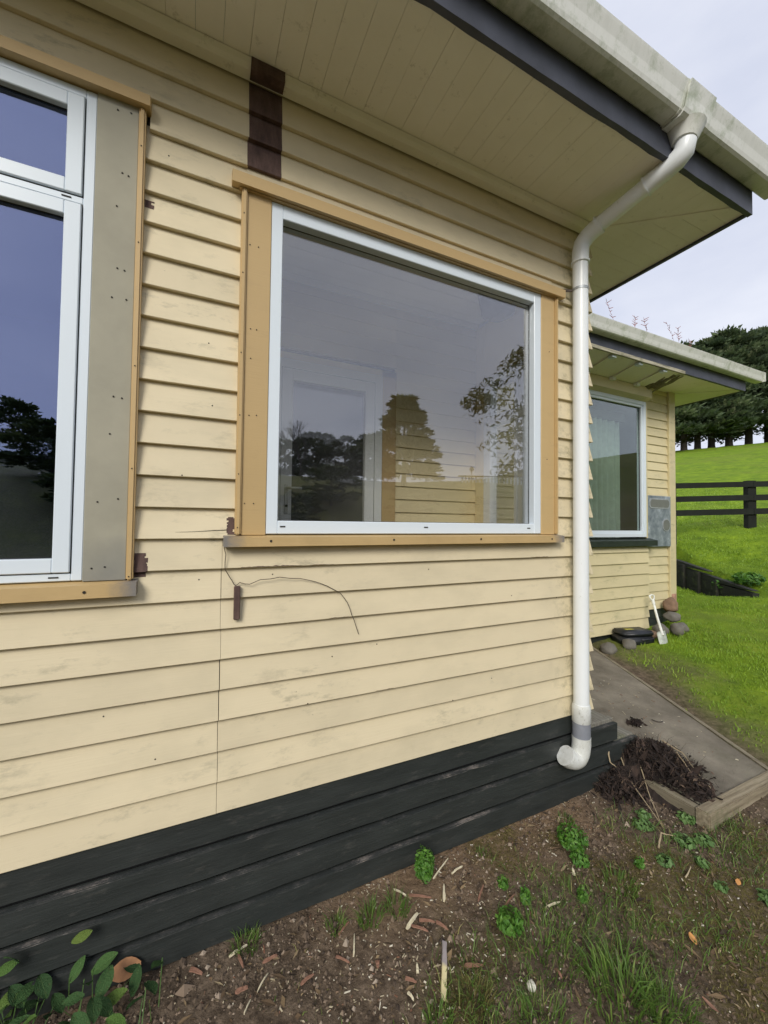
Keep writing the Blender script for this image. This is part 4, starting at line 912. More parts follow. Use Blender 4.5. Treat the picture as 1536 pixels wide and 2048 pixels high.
# behind the photographer: what the panes mirror
V, F, rn = crown(55, 7.5, 3.2, 1.2, 60, 2600, .55, .5, 'dome'); dm = D.meshes.new('crown'); dm.from_pydata(V.tolist(), [], F); dm.materials.append(M['tree2']); at = dm.attributes.new('rnd', 'FLOAT', 'POINT'); at.data.foreach_set('value', rn.astype(np.float32))
V2, F2 = limbs(9, 6.5, .2, 16, 2.6, .25); dk = D.meshes.new('trunk'); dk.from_pydata(V2, [], F2); dk.materials.append(M['bark'])
def rtree(ms, x, y, s, lab, name='garden_tree', rot=0): plant_tree(name, ms, (x, y, gz(x, y) - .15), s, rot, lab, group='trees mirrored in the window panes')
rtree(cyp[0], 11.3, -19.2, (.42, .42, .40), 'spreading conifer mirrored in the middle of the big pane', 'conifer_tree')
for i, (x, y, s) in enumerate([(6.0, -28.2, .42), (8.2, -27.3, .50), (10.2, -26.4, .46), (12.3, -25.6, .5)]): rtree((dm, dk), x, y, (s * 1.25, s * 1.25, s), 'dark garden tree mirrored behind the porch door, ' + ['door handle side', 'second from the door handle', 'third from the door handle', 'nearest the conifer'][i], rot=i * 1.3)
for i, (x, y, s) in enumerate([(-10.7, -31.5, .62), (-7.6, -30.5, .40), (-13.8, -30.0, .45)]): rtree((dm, dk), x, y, s, ['round tree mirrored high in the tall left window', 'low tree mirrored beside the round one in the left window', 'low tree mirrored at the edge of the left window'][i], rot=i)
for i, (x, y, s) in enumerate([(3.5, -13.5, .20), (5.6, -15.5, .26), (9.0, -14.2, .22), (-3.2, -14.5, .24), (-5.0, -17.5, .30), (-2.0, -19, .26), (12.5, -13.5, .18)]): rtree((dm, dk), x, y, (s * 1.5, s * 1.5, s), ['low garden shrub mirrored under the porch door handle', 'garden shrub mirrored below the door glass', 'garden shrub mirrored under the conifer', 'garden shrub mirrored low in the left window', 'larger shrub mirrored in front of the shed', 'shrub mirrored at the bead side of the left window', 'small shrub mirrored below the paling fence'][i], 'garden_shrub', i * .9)
# a bare winter tree
V3 = []; F3 = []
def twig(p, d, L, r, dep):
    q = p + d * L; k = len(V3); s = d.orthogonal().normalized(); t = d.cross(s)
    for c, rr in ((p, r), (q, r * .65)):
        for j in range(4): a = j * math.pi / 2; V3.append(c + (s * math.cos(a) + t * math.sin(a)) * rr)
    for j in range(4): F3.append((k + j, k + (j + 1) % 4, k + 4 + (j + 1) % 4, k + 4 + j))
    if dep:
        for _ in range(3 if dep > 1 else 2): twig(q, (d + Vector((random.uniform(-.6, .6), random.uniform(-.6, .6), random.uniform(-.1, .5)))).normalized(), L * random.uniform(.6, .85), r * .62, dep - 1)
bp = Vector((6.6, -25.6, gz(6.6, -25.6) - .1)); twig(bp, Vector((0, 0, 1)), 1.1, .10, 6)
tag(mesh('bare_tree', V3, F3, 'twig', None, bp), 'leafless winter tree mirrored in the upper door glass', 'tree', 'trees mirrored in the window panes')
# drooping leafy tree close by, mirrored at the pane's right edge
V, F, rn = crown(77, 3.4, 1.55, .2, 40, 6500, .045, .7, 'dome', True); lt = D.meshes.new('crown'); lt.from_pydata(V.tolist(), [], F); lt.materials.append(M['tree2']); at = lt.attributes.new('rnd', 'FLOAT', 'POINT'); at.data.foreach_set('value', rn.astype(np.float32))
V2, F2 = limbs(4, 3.2, .07, 22, 1.6, .1); lk = D.meshes.new('trunk'); lk.from_pydata([(x, y, z if z > 0 else z * 6) for x, y, z in V2], [], F2); lk.materials.append(M['bark'])
plant_tree('leafy_tree', (lt, lk), (6.55, -3.95, 2.45), 1, .4, 'drooping leafy tree mirrored at the downpipe side of the big pane', group='trees mirrored in the window panes')
# pale paling fence with a diamond sign on the bank, mirrored low at the right
pf = empty('paling_fence', (15, -17.4, gz(15, -17.4)), 'pale paling fence on the bank mirrored low in the big pane', 'fence')
for i in range(26):
    a = Vector((14.5 + .19 * i, -17.7 + .088 * i)); z = gz(a.x, a.y); box('paling', 'upvc', pf, a.x - .06, a.x + .06, a.y - .01, a.y + .01, z + .55, 4.62)
fixn(mesh('rail', [(14.3, -17.83, 4.62), (19.5, -15.43, 4.62), (19.5, -15.39, 4.62), (14.3, -17.79, 4.62), (14.3, -17.83, 4.70), (19.5, -15.43, 4.70), (19.5, -15.39, 4.70), (14.3, -17.79, 4.70)], BOXF, 'fence', pf))
sgn = empty('diamond_sign', (14.95, -17.42, 4.2), 'small diamond sign on a stake mirrored above the paling fence', 'sign')
tube('stake', [(14.95, -17.42, gz(15, -17.4)), (14.95, -17.42, 5.0)], .02, M['fence'], sgn, seg=6); loft('plate', [[(14.95 + .19 * math.cos(a), yv, 5.07 + .19 * math.sin(a)) for a in (0, math.pi / 2, math.pi, 3 * math.pi / 2)] for yv in (-17.4, -17.38)], 'galv_rim', sgn)
# neighbour's shed mirrored in the left window
sh = empty('shed', (-8.5, -24, gz(-8.5, -24)), 'low dark shed with an iron roof mirrored in the tall left window', 'shed')
zs = gz(-8.5, -24); box('wall', 'retain', sh, -11.5, -6.2, -26, -23.2, zs - 1, zs + .1); fixn(mesh('roof', [(-11.8, -23.0, zs + .08), (-6.0, -23.0, zs + .08), (-6.0, -24.6, zs + 1.0), (-11.8, -24.6, zs + 1.0), (-11.8, -26.2, zs + .08), (-6.0, -26.2, zs + .08)], [(0, 1, 2, 3), (3, 2, 5, 4), (0, 3, 4), (1, 5, 2)], 'galv', sh))

# ================================================================== GROUND COVER (uncountable)
def bare_zone(x, y): return 1 - grassy(x, y)
inpath = lambda x, y: 2.74 < x < pr_(y) + .04 and -.55 < y < 1.75
house_z = lambda x, y: (y > -.02 and x < 2.94) or (y > 1.66)
P = scatter(46000, 3.6, 11.5, -2.6, 5.5, lambda x, y: 0 if inpath(x, y) or (y > 1.2 and x < 6.2 and y > 1.45) or (y > 1.75 and x < 6.75) else (grassy(x, y) ** 1.5) * (1 if x < 8 else .55))
n = len(P); patch = np.array([.5 + .5 * noise.noise((p[0] * 1.2, p[1] * 1.2, 5)) for p in P])
blades('lawn_grass', P, rng.uniform(.018, .05, n) * (.7 + 1.3 * patch ** 2), rng.uniform(.005, .011, n), rng.uniform(.2, .9, n), 'lawn', 'short bright green lawn covering the ground beside the path', 'grass', rnd=np.clip(patch * .7 + rng.random(n) * .4, 0, 1))
P = scatter(26000, 9, 22, -3, 9, lambda x, y: 0 if (.909 * x + .416 * (y + 1.865)) < 10.8 else min(1, 13 / x) ** 2); n = len(P)
patch = np.array([.5 + .5 * noise.noise((p[0] * .9, p[1] * .9, 5)) for p in P])
blades('pasture_grass', P, rng.uniform(.025, .06, n), rng.uniform(.012, .026, n), rng.uniform(.4, 1.2, n), 'lawn', 'bright green pasture grass on the hillside around the fence', 'grass', rnd=np.clip(.25 + patch * .6 + rng.random(n) * .3, 0, 1))
# moss and seedling fuzz over the bare soil
P = scatter(15000, -.7, 3.6, -1.7, -.02, lambda x, y: 0 if house_z(x, y) or inpath(x, y) else .04 + .96 * mossy(x, y)); n = len(P)
blades('moss', P, rng.uniform(.005, .016, n), rng.uniform(.002, .005, n), rng.uniform(.3, 1.2, n), 'moss', 'olive brown moss spread over the bare soil below the base boards', 'moss')
# thin grass scattered through the soil
def gd(x, y): return max(0, noise.noise((x * 2.2 + 9, y * 2.2, 3)) + .15) * (1.3 if x > .9 else .5) * sm(-y, .1, .5) * bare_zone(x, y)
P = scatter(7500, -.2, 3.8, -1.7, -.05, lambda x, y: 0 if inpath(x, y) else gd(x, y)); n = len(P)
blades('sparse_grass', P, rng.uniform(.02, .075, n), rng.uniform(.002, .0045, n), rng.uniform(.3, 1.3, n), 'grass', 'sparse thin grass coming up through the soil', 'grass')
# crumbs of soil
P = scatter(17000, -.75, 3.7, -1.7, -.015, lambda x, y: 0 if inpath(x, y) else .25 + .75 * (1 - mossy(x, y))); n = len(P)
octv = np.array([(1, 0, 0), (-1, 0, 0), (0, 1, 0), (0, -1, 0), (0, 0, 1), (0, 0, -1)], float); octf = [(0, 2, 4), (2, 1, 4), (1, 3, 4), (3, 0, 4), (2, 0, 5), (1, 2, 5), (3, 1, 5), (0, 3, 5)]
r = rng.gamma(1.8, .0021, n) + .0014; V = P[:, None, :] + octv[None] * r[:, None, None] * rng.uniform(.6, 1.3, (n, 6, 1)) + np.array([0, 0, .004]); rn = np.clip(rng.normal(.5, .25, n), 0, 1)
tag(mesh('soil_crumbs', V.reshape(-1, 3), [tuple(a + 6 * i for a in f) for i in range(n) for f in octf], 'clods', None, None, False, {'rnd': np.repeat(rn, 6)}), 'dark crumbs of loose soil in front of the base boards', 'soil', kind='stuff')
# tiny chips of paint and wood
def chip_mesh(P, L, W, T):
    n = len(P); V = []; F = []
    for i in range(n):
        a = random.uniform(0, 6.28); ca, sa = math.cos(a), math.sin(a); tx, ty = random.uniform(-.3, .3), random.uniform(-.3, .3); k = len(V); l, w, t = L[i] / 2, W[i] / 2, T[i]
        for (x, y, z) in ((-l, -w, 0), (l * .8, -w * .6, 0), (l, w, 0), (-l * .7, w, 0), (-l, -w, t), (l * .8, -w * .6, t), (l, w, t), (-l * .7, w, t)):
            V.append((P[i][0] + x * ca - y * sa, P[i][1] + x * sa + y * ca, P[i][2] + .007 + z + x * tx + y * ty))
        F += [tuple(b + k for b in f) for f in BOXF]
    return V, F
P = scatter(3000, -.5, 3.2, -1.5, -.02, lambda x, y: 0 if inpath(x, y) else .35 + .65 * max(0, 1 - 1.2 * abs(x - .8)) + .2 * noise.noise((x * 3, y * 3, 8))); n = len(P)
V, F = chip_mesh(P, rng.gamma(1.5, .004, n) + .003, rng.uniform(.0015, .0055, n), rng.uniform(.001, .003, n))
tag(mesh('fine_chips', V, F, 'chips', None, None, False, {'rnd': np.repeat(np.clip(rng.beta(1.4, 1.0, n), 0, 1), 8)}), 'fine pale chips of paint and wood strewn over the soil', 'chips', kind='stuff')
P = np.array([(x, y, pz(y) - .003) for x, y in [(random.uniform(2.95, 3.9), random.uniform(-.4, 1.4)) for _ in range(170)] if x < pr_(y) - .03]); n = len(P)
V, F = chip_mesh(P, rng.gamma(2, .006, n) + .004, rng.uniform(.003, .007, n), rng.uniform(.001, .003, n))
tag(mesh('path_chips', V, F, 'chips', None, None, False, {'rnd': np.repeat(rng.random(n), 8)}), 'fine chips and crumbs scattered on the concrete path', 'chips', kind='stuff')

# brown litter: bits of dead leaf and bark lying flat
P = scatter(5200, -.75, 3.7, -1.6, -.02, lambda x, y: 0 if inpath(x, y) else .5 + .5 * noise.noise((x * 2.5, y * 2.5, 11))); n = len(P); P[:, 2] += .010
V, F, rn = leafcloud(P, rng.normal(size=(n, 3)) * .35 + np.array([0, 0, 1.0]), rng.gamma(2, .0028, n) + .002, rng.uniform(1.2, 5, n), rng.random(n))
tag(mesh('leaf_litter', V, F, 'bits', None, None, False, {'rnd': rn}), 'brown bits of dead leaf and bark spread over the soil', 'litter', kind='stuff')
# ================================================================== SPLINTERS AND STICKS (placed as seen)
def splinter(a, b, w, t, mat, label, cat='wood chip', group=None, name='wood_splinter', tap=.5):
    a, b = Vector(a), Vector(b); d = b - a; L = d.length; d.normalize(); s = Vector((-d.y, d.x)); c = (a + b) / 2; z = max(gz(a.x, a.y), gz(b.x, b.y), gz(c.x, c.y)) + .009; V = []
    n = 6; rings = []; e0, e1 = random.choice([.95, .6, .3]), random.choice([.9, .5, .15])
    for i in range(n + 1):
        f = i / n; ww = w / 2 * (1 - tap * f) * (1 + random.uniform(-.12, .12)) * ({0: e0, n: e1}.get(i, 1) if tap > .1 else 1); tt = t * (1 + random.uniform(-.2, .2)); o = random.uniform(-.04, .04) * w; zz = .004 * math.sin(f * 3) + random.uniform(-.001, .001); x = (f - .5) * L
        rings.append([(x, o - ww, zz), (x, o + ww, zz), (x, o + ww * .8, zz + tt), (x, o - ww * .9, zz + tt * .8)])
    V = [p for r in rings for p in r]; F = []
    for i in range(n):
        for j in range(4): k = (j + 1) % 4; F.append((i * 4 + j, i * 4 + k, i * 4 + 4 + k, i * 4 + 4 + j))
    F += [(3, 2, 1, 0), (n * 4, n * 4 + 1, n * 4 + 2, n * 4 + 3)]
    V = [(p[0], p[1] * (.75 if name == 'wood_splinter' else 1), p[2]) for p in V]; o = mesh(name, V, F, mat); fixn(o); o.location = (c.x, c.y, z); o.rotation_euler = (random.uniform(-.15, .15), random.uniform(-.08, .08), math.atan2(d.y, d.x)); return tag(o, label, cat, group)
stk = splinter((.879, -.578), (.995, -.412), .021, .008, 'stick', 'half painted flat pine stick lying on the dark soil', 'stick', None, 'pine_stick', .05)
GW, GR = 'pale splinters on the soil', 'terracotta splinters on the soil'
for a, b, w, lab in [((.168, -.089), (.24, -.076), .014, 'pale pointed splinter near the base boards, left of the grass tufts'), ((.254, -.265), (.302, -.216), .007, 'thin pale splinter left of the terracotta chips'), ((.202, -.315), (.228, -.282), .005, 'thinnest pale splinter on the soil at the bottom'),
    ((.628, -.299), (.661, -.22), .012, 'pale upright splinter crossing a terracotta one'), ((1.119, -.13), (1.253, -.065), .009, 'long pale splinter right of the round weed'), ((1.217, -.147), (1.293, -.136), .010, 'curved pale splinter on the tan soil by the round weed'),
    ((1.099, -.253), (1.146, -.182), .022, 'thick cream wedge of wood with a terracotta end'), ((.878, -.293), (.956, -.255), .026, 'broad cream splinter in the small heap of four above the stick'), ((.835, -.464), (.851, -.43), .016, 'ragged pale chip left of the pine stick'),
    ((.769, -.503), (.776, -.535), .014, 'small pale chip at the bottom, left of the pine stick'), ((1.506, -.478), (1.593, -.487), .014, 'grey curled splinter in the grass middle'), ((1.777, -.412), (1.803, -.382), .022, 'bright white chip below the tall weed'), ((.91, -.097), (.951, -.16), .010, 'pale splinter under the round weed')]:
    splinter(a, b, w, .006, 'white_chip', lab, group=GW)
for a, b, w, lab in [((.203, -.094), (.216, -.158), .018, 'terracotta splinter under the pale pointed one'), ((.287, -.17), (.346, -.166), .022, 'terracotta splinter in the moss by the left grass'), ((.6, -.192), (.659, -.161), .013, 'slim terracotta splinter beside the wispy grass tuft'), ((.563, -.269), (.604, -.317), .013, 'terracotta splinter pointing at the pale upright one'),
    ((.71, -.355), (.701, -.382), .028, 'square terracotta chip on dark soil'), ((.408, -.308), (.462, -.297), .020, 'bright terracotta chip alone on the dark soil'), ((.178, -.232), (.224, -.235), .026, 'broad brown chip with a pale edge at lower left'), ((.025, -.075), (.069, -.11), .024, 'terracotta chip nearest the broad leaves'),
    ((.957, -.155), (1.054, -.214), .018, 'terracotta splinter by the grass right of the base'), ((.903, -.289), (.958, -.342), .020, 'pinkish splinter at the bottom of the heap of four'), ((.946, -.284), (1.007, -.318), .018, 'terracotta splinter in the middle of the heap of four'), ((1.013, -.318), (1.041, -.374), .020, 'pink and white splinter at the right of the heap of four'),
    ((1.246, -.32), (1.319, -.269), .014, 'slender terracotta splinter right of the cream wedge'), ((1.286, -.414), (1.431, -.362), .013, 'long brown splinter lying among the weeds'), ((1.019, -.518), (1.088, -.55), .024, 'broad brown chip in the dry grass right of the stick'), ((.782, -.459), (.816, -.487), .018, 'dull brown chip left of the pine stick'), ((1.345, -.679), (1.338, -.716), .016, 'small terracotta splinter in the lower grass')]:
    splinter(a, b, w, .005, 'red_chip', lab, group=GR)
shl = stone(on(1.206, -.686, .015), .017, (1, 1, .9), 'shell', 'small white snail shell in the lower grass', 33, None); shl.name = 'snail_shell'; shl['category'] = 'shell'
def flatleaf(x, y, L, W, mat, label, rot, name='fallen_leaf'):
    V = []; 
    for i in range(7):
        f = i / 6; w = W / 2 * math.sin(math.pi * min(.98, max(.03, f))) ** .7; V += [((f - .5) * L, -w, .012 * f * f), ((f - .5) * L, 0, .004 * f), ((f - .5) * L, w, .01 * f)]
    F = []
    for i in range(6): k = 3 * i; F += [(k, k + 3, k + 4, k + 1), (k + 1, k + 4, k + 5, k + 2)]
    o = mesh(name, V, F, mat, None, None, True); o.location = on(x, y, .014); o.rotation_euler = (.1, -.1, rot); return tag(o, label, 'leaf')
flatleaf(1.969, -.847, .04, .028, 'orange_leaf', 'fallen orange leaf on the dark soil at lower right', 1.2); flatleaf(2.472, -.791, .03, .022, 'orange_leaf', 'small orange leaf toward the right picture edge', .4); flatleaf(1.76, -1.011, .05, .02, 'red_chip', 'reddish curled leaf at the bottom of the picture', 1.9)
bl_ = flatleaf(-.19, .015, .105, .065, 'brown_leaf', 'large dead brown leaf against the base boards', .5); bl_.location = (-.20, -.035, .075); bl_.rotation_euler = (1.0, .15, .2)

# ================================================================== WEEDS, TUFTS
def weed(loc, rad, h, nl, size, mat, label, group, upright=.6, name='weed_plant'):
    rad *= 1.15; nl = int(nl * .75)
    e = empty(name, loc, label, 'weed', group); n = nl; a = rng.uniform(0, 6.283, n); rr = rad * np.sqrt(rng.random(n)); z = h * rng.random(n) ** .7 * np.sqrt(np.clip(1.05 - (rr / rad) ** 2, .05, 1))
    p = np.stack([loc[0] + rr * np.cos(a) * (.5 + .5 * z / h), loc[1] + rr * np.sin(a) * (.5 + .5 * z / h), loc[2] + z + .004], 1); nn = np.stack([np.cos(a) * .5, np.sin(a) * .5, np.full(n, upright)], 1) + rng.normal(size=(n, 3)) * .35
    V, F, r = leafcloud(p, nn, size * rng.uniform(.6, 1.3, n), np.full(n, 1.9), np.clip(rng.random(n) * .7 + .3 * z / h, 0, 1)); mesh('foliage', V, F, mat, e, None, False, {'rnd': r})['kind'] = 'stuff'
    V = []; F = []
    for i in range(14):
        b = random.uniform(0, 6.28); q = Vector((loc[0] + rad * .6 * math.cos(b), loc[1] + rad * .6 * math.sin(b), loc[2] + h * random.uniform(.5, .95))); p0 = Vector((loc[0] + random.uniform(-.3, .3) * rad, loc[1] + random.uniform(-.3, .3) * rad, loc[2] - .005)); k = len(V); s = Vector((.0012, .0012, 0)); s2 = Vector((.0012, -.0012, 0)); V += [p0 - s, p0 + s2, p0 + s, q - s, q + s2, q + s]; F += [(k, k + 1, k + 4, k + 3), (k + 1, k + 2, k + 5, k + 4), (k + 2, k, k + 3, k + 5)]
    mesh('stems', V, F, mat, e, None, False, {'rnd': [.4] * len(V)})['kind'] = 'stuff'; return e
WG = 'bright green weeds in the soil'
weed(on(1.085, -.10), .062, .145, 620, .012, 'weed', 'round bushy green weed growing against the base boards', WG)
weed(on(1.94, -.27), .10, .10, 620, .013, 'weed', 'tall trailing green weed in the tan soil below the downpipe', WG); weed(on(1.87, -.37), .06, .06, 220, .012, 'weed', 'lower end of the trailing weed below the downpipe', WG)
weed(on(1.409, -.306), .032, .05, 130, .010, 'weed', 'small feathery weed left of a brighter one among the splinters', WG); weed(on(1.445, -.415), .03, .075, 150, .010, 'weed', 'slim upright bright weed above the grass clump', WG)
weed(on(1.30, -.47), .075, .06, 380, .013, 'weed', 'dark green creeping weed at the head of the grass clump', WG); weed(on(1.70, -.52), .028, .07, 150, .010, 'weed', 'slim green weed below the white chip', WG); weed(on(2.14, -.515), .028, .05, 120, .011, 'weed', 'small bright weed midway to the path edging', WG)
CG = 'pale clover weeds by the path edging'
for (x, y, r, lab) in [(2.70, -.44, .06, 'clover weed at the foot of the path edging corner'), (2.512, -.53, .07, 'largest pale clover patch in front of the edging'), (2.44, -.652, .035, 'lone bright clover leaf cluster on bare soil'), (2.282, -.561, .05, 'clover patch nearest the downpipe side'), (2.61, -.575, .06, 'greyish clover patch below the edging corner'), (2.373, -.765, .03, 'small clover sprout toward the right edge'), (2.50, -.31, .05, 'green leaf cluster beside the long dry stems'), (2.50, -.90, .06, 'leafy weed cut by the right picture edge'), (2.42, -.36, .07, 'dark leafy weeds between the heap and the clover')]:
    weed(on(x, y), r, .035, int(r * 1500), .017, 'clover', lab, CG, 1.2, 'clover_plant')
TG = 'grass tufts in the soil'
def tuft(x, y, r, n, h, label, mat='grass', w=.004, hi=.9):
    a = rng.uniform(0, 6.283, n); rr = r * np.sqrt(rng.random(n)); P = np.stack([x + rr * np.cos(a), y + rr * np.sin(a), np.zeros(n)], 1); P[:, 2] = [gz(p[0], p[1]) - .004 for p in P]
    blades('grass_tuft', P - 0, h * rng.uniform(.4, 1.1, n), np.full(n, w) * rng.uniform(.6, 1.3, n), rng.uniform(.25, hi, n), mat, label, 'grass', None, TG, None, on(x, y), az=a + rng.normal(size=n) * .5, rnd=np.clip(rng.beta(2, 2.2, n), 0, 1))
for t_ in [(1.50, -.86, .13, 190, .13, 'big grass clump at the bottom centre of the picture', 'grass', .006), (1.36, -.60, .14, 260, .08, 'dense low grass in the middle of the soil patch'), (.881, -.194, .05, 110, .08, 'grass tuft between the round weed and the splinter heap'), (.75, -.185, .05, 110, .085, 'wispy grass tuft beside the base, left of the round weed'), (.237, -.06, .06, 130, .07, 'grass tuft at the base boards near the pale pointed splinter'), (.60, -.15, .04, 60, .07, 'thin grass tuft left of the wispy one'),
    (.985, -.615, .07, 170, .06, 'yellowish grass tuft right of the pine stick', 'moss', .004), (1.60, -.96, .08, 160, .11, 'grass tuft at the very bottom, right of the big clump'), (1.95, -.54, .08, 130, .06, 'thin yellow green tuft in the middle right soil'), (.83, -.62, .05, 90, .06, 'short grass tuft at the bottom, left of the pine stick'), (2.05, -.12, .05, 70, .05, 'small tuft on the tan soil under the downpipe'), (1.45, -.10, .03, 40, .04, 'tiny tuft on the tan soil between the weeds'), (1.16, -.78, .09, 170, .08, 'ragged grass tuft beside the snail shell')]: tuft(*t_)
# broad-leaved plant at lower left, every leaf its own piece
bp_ = empty('broad_leaved_weed', on(-.42, -.05), 'clump of broad oval green leaves against the base boards at lower left', 'plant')
def leafmesh():
    V = []; F = []; n = 9
    for i in range(n):
        f = i / (n - 1); w = .5 * math.sin(math.pi * (f * .93 + .05)) ** .8 * .62; zz = .12 * math.sin(f * 2.6)
        V += [(f - .5, -w, zz + .05 + .012 * math.sin(i * 2.2)), (f - .5, -w * .5, zz + .01), (f - .5, 0, zz - .02), (f - .5, w * .5, zz + .01), (f - .5, w, zz + .05 + .012 * math.cos(i * 2.7))]
    for i in range(n - 1):
        for j in range(4): k = 5 * i + j; F.append((k, k + 5, k + 6, k + 1))
    return V, F
V, F = leafmesh(); lm = D.meshes.new('leaf'); lm.from_pydata(V, [], F); lm.materials.append(M['broadleaf']); lm.shade_smooth()
lp = [(-.542, .05), (-.548, -.03), (-.497, .02), (-.447, -.029), (-.347, -.02), (-.339, -.129), (-.253, -.106), (-.25, -.17), (-.41, -.1), (-.264, -.03), (-.177, -.035), (-.56, -.06), (-.104, -.196), (-.088, -.146), (-.155, -.092), (-.464, -.083), (-.521, -.10), (-.485, -.02), (-.60, -.10), (-.63, -.02), (-.38, -.20), (-.30, -.22), (-.46, -.16), (-.20, -.24), (-.57, -.17), (-.40, -.05), (-.50, -.12), (-.31, -.09), (-.27, -.20), (-.36, -.15), (-.52, .0), (-.22, -.14), (-.44, -.22), (-.60, .0), (-.15, -.17)]
SV = []; SF = []
for i, (x, y) in enumerate(lp):
    y = min(y, -.03); z = random.uniform(.05, .15) if i % 3 else .12; o = D.objects.new('leaf', lm); COL.objects.link(o); o.parent = bp_; s = random.uniform(.048, .082); az_ = random.uniform(0, 6.28)
    o.location = Vector((x, y, z)) - OFF[bp_]; o.scale = (s * 1.15, s, s); o.rotation_euler = (random.uniform(-.5, .5), random.uniform(-.7, .2), az_)
    b = Vector((x + random.uniform(-.04, .04), y + random.uniform(-.03, .01), 0)); t = Vector((x, y, z)) - Vector((math.cos(az_), math.sin(az_), 0)) * s * .5; k = len(SV); w1, w2 = Vector((.0016, 0, 0)), Vector((0, .0016, 0)); SV += [b - w1, b + w2, b + w1, t - w1, t + w2, t + w1]; SF += [(k, k + 1, k + 4, k + 3), (k + 1, k + 2, k + 5, k + 4), (k + 2, k, k + 3, k + 5)]
mesh('stems', SV, SF, 'clover', bp_, None, False, {'rnd': [.3] * len(SV)})['kind'] = 'stuff'
for i, (x, z, az_) in enumerate([(-.545, .245, .3), (-.535, .262, 2.6), (-.335, .262, .2)]):
    o = D.objects.new('leaf', lm); COL.objects.link(o); o.parent = bp_; o.location = Vector((x, -.045, z)) - OFF[bp_]; o.scale = (.062, .05, .05); o.rotation_euler = (.9, -.1, az_)

# ================================================================== HEAP OF DEAD LEAVES, DRY STEMS
hp_ = empty('litter_heap', on(2.85, -.2), 'dark heap of rotting leaves and roots spilling over the path corner', 'heap')
def hz(x, y):
    g = lambda cx, cy, sx, sy, h: h * math.exp(-((x - cx) / sx) ** 2 - ((y - cy) / sy) ** 2)
    return .8 * (g(2.90, -.03, .18, .09, .085) + g(2.66, -.10, .20, .12, .07) + g(2.95, -.25, .14, .15, .06) + g(2.90, -.40, .09, .08, .045) + g(2.6, -.08, .14, .08, .05) + g(3.06, -.12, .11, .10, .05))
def hbase(x, y): return gz(x, y) + (pz(y) - gz(x, y)) * sm(x, 2.66, 2.84) * sm(y, -.56, -.42)
V = []; F = []; N = 44
for j in range(N):
    for i in range(N):
        x, y = 2.38 + 1.0 * i / (N - 1), -.62 + .66 * j / (N - 1); h = hz(x, y); V.append((x, y, hbase(x, y) - .02 + h + (.022 * noise.noise((x * 17, y * 17, 0)) + .018 * noise.noise((x * 45, y * 45, 3))) * min(1, h / .04)))
for j in range(N - 1):
    for i in range(N - 1): F.append((j * N + i, j * N + i + 1, (j + 1) * N + i + 1, (j + 1) * N + i))
mesh('mound', V, F, 'litter', hp_, None, False, {'rnd': np.clip(rng.normal(.35, .2, len(V)), 0, .8)})
pts = []
while len(pts) < 4200:
    x, y = random.uniform(2.36, 3.38), random.uniform(-.6, .03); h = hz(x, y)
    if random.random() < h / .05 and noise.noise((x * 9, y * 9, 1)) > -.25: pts.append((x, y, hbase(x, y) + h - .015 + random.random() ** 2 * .045))
pts = np.array(pts); V, F, rn = leafcloud(pts, rng.normal(size=(len(pts), 3)) * .8 + np.array([0, 0, .8]), rng.gamma(2.2, .0042, len(pts)) + .004, rng.uniform(1, 5, len(pts)), np.clip(rng.beta(1.6, 2.4, len(pts)), 0, 1)); o = mesh('rotten_leaves', V, F, 'litter', hp_, None, False, {'rnd': rn}); o['kind'] = 'stuff'
pp = pts[rng.integers(0, len(pts), 420)]; o = blades('rootlets', pp, rng.uniform(.03, .12, 420), rng.uniform(.0015, .003, 420), rng.uniform(.6, 1.8, 420), 'litter', parent=hp_, rnd=np.clip(rng.random(420) * 1.1, 0, 1)); o['kind'] = 'stuff'
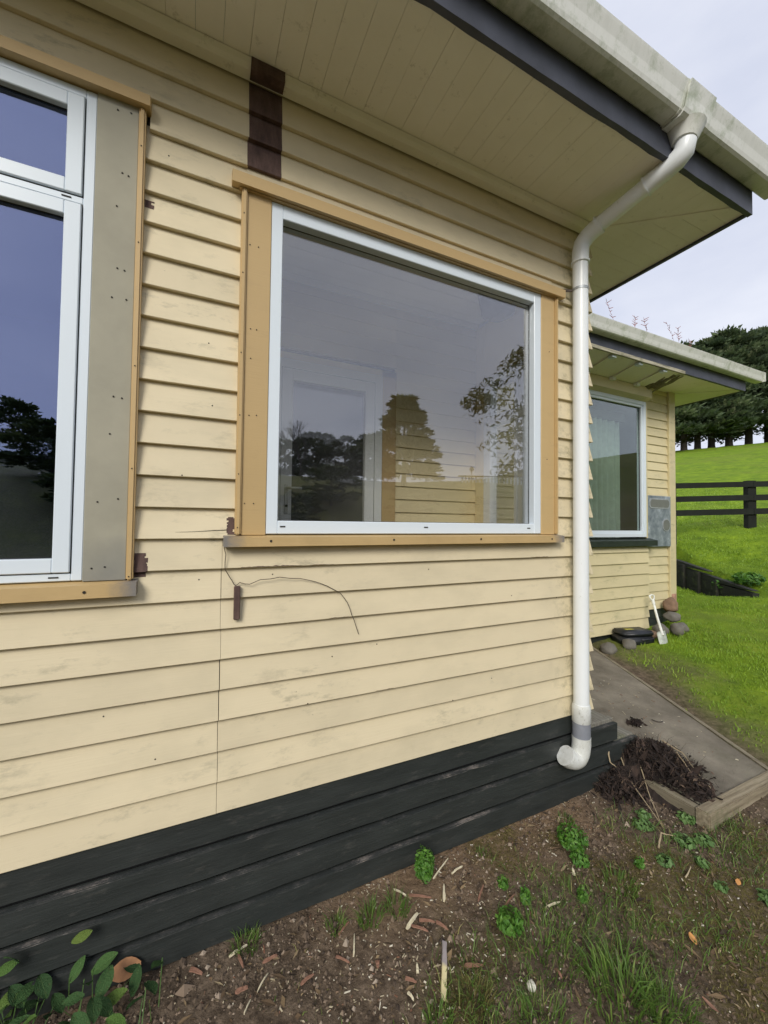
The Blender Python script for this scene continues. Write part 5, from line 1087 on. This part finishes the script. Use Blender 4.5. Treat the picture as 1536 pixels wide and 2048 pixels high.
def stem(pts_, r, label, mat='straw', group='dry stems by the heap'):
    P_ = []
    for i in range(len(pts_) - 1):
        for f in (0, .33, .66): a, b = Vector(pts_[i]), Vector(pts_[i + 1]); P_.append(a.lerp(b, f) + Vector((random.uniform(-.003, .003), random.uniform(-.003, .003), random.uniform(-.002, .002))))
    P_.append(Vector(pts_[-1])); n = len(P_); o = tube('dry_stem', P_, [r * (1 - .6 * i / n) for i in range(n)], M[mat], None, P_[0], 6); tag(o, label, 'stem', group)
    if mat in ('straw',): at = o.data.attributes.new('rnd', 'FLOAT', 'POINT'); at.data.foreach_set('value', np.full(len(o.data.vertices), random.uniform(.3, 1), np.float32))
    return o
stem([(2.78, .03, .16), (2.66, -.11, .10), (2.514, -.409, .03)], .005, 'longest dry stem slanting from the base boards onto the soil'); stem([(2.80, -.10, .16), (2.68, -.23, .08), (2.52, -.40, .03)], .004, 'dry stem running beside the longest one')
stem([(3.136, -.05, .21), (3.18, -.168, .17), (3.08, -.295, .15), (2.97, -.44, .14)], .005, 'pale dry stem arching over the heap onto the concrete'); stem([(3.05, -.20, .22), (2.98, -.30, .19), (2.93, -.40, .16)], .004, 'short dry stem near the edging corner on the heap')
stem([(2.33, -.50, .03), (2.42, -.46, .05), (2.50, -.49, .03)], .006, 'curved pale root lying in front of the clover'); stem([(2.27, -.66, .02), (2.36, -.64, .022)], .004, 'short pale twig on the soil right of the moss')
stem([(2.62, .0, .22), (2.60, -.03, .17), (2.63, -.05, .14)], .006, 'thick pale stalk end against the base boards by the heap')
# clod of dead roots and a curled root on the concrete
pts = np.array([(3.31 + random.gauss(0, .028), .25 + random.gauss(0, .020), pz(.25) + abs(random.gauss(0, .012))) for _ in range(260)]); V, F, rn = leafcloud(pts, rng.normal(size=(260, 3)), rng.uniform(.008, .022, 260), np.full(260, 2.0), rng.random(260) * .6)
tag(mesh('root_clod', V, F, 'litter', None, (3.31, .25, pz(.25)), False, {'rnd': rn}), 'small dark clod of roots on the concrete path', 'clod')
tag(tube('curled_root', arc((3.50, .235, pz(.235) + .005), (3.50, .17, pz(.2) + .006), (3.57, .185, pz(.18) + .005), 8), .0045, M['twig'], None, (3.5, .235, pz(.235)), 6), 'dark curled root lying on the concrete path', 'root')
# weedy growth over the end of the retaining wall
for (s, off, lab) in [(.62, .12, 'leafy weed hanging over the retaining wall top'), (.8, .2, 'yellow green weed at the low end of the retaining wall')]:
    p = WA + WD * WL * s + WN * off; weed((p.x, p.y, gz(p.x, p.y)), .30, .22, 500, .045, 'weed', lab, 'weeds on the retaining wall')
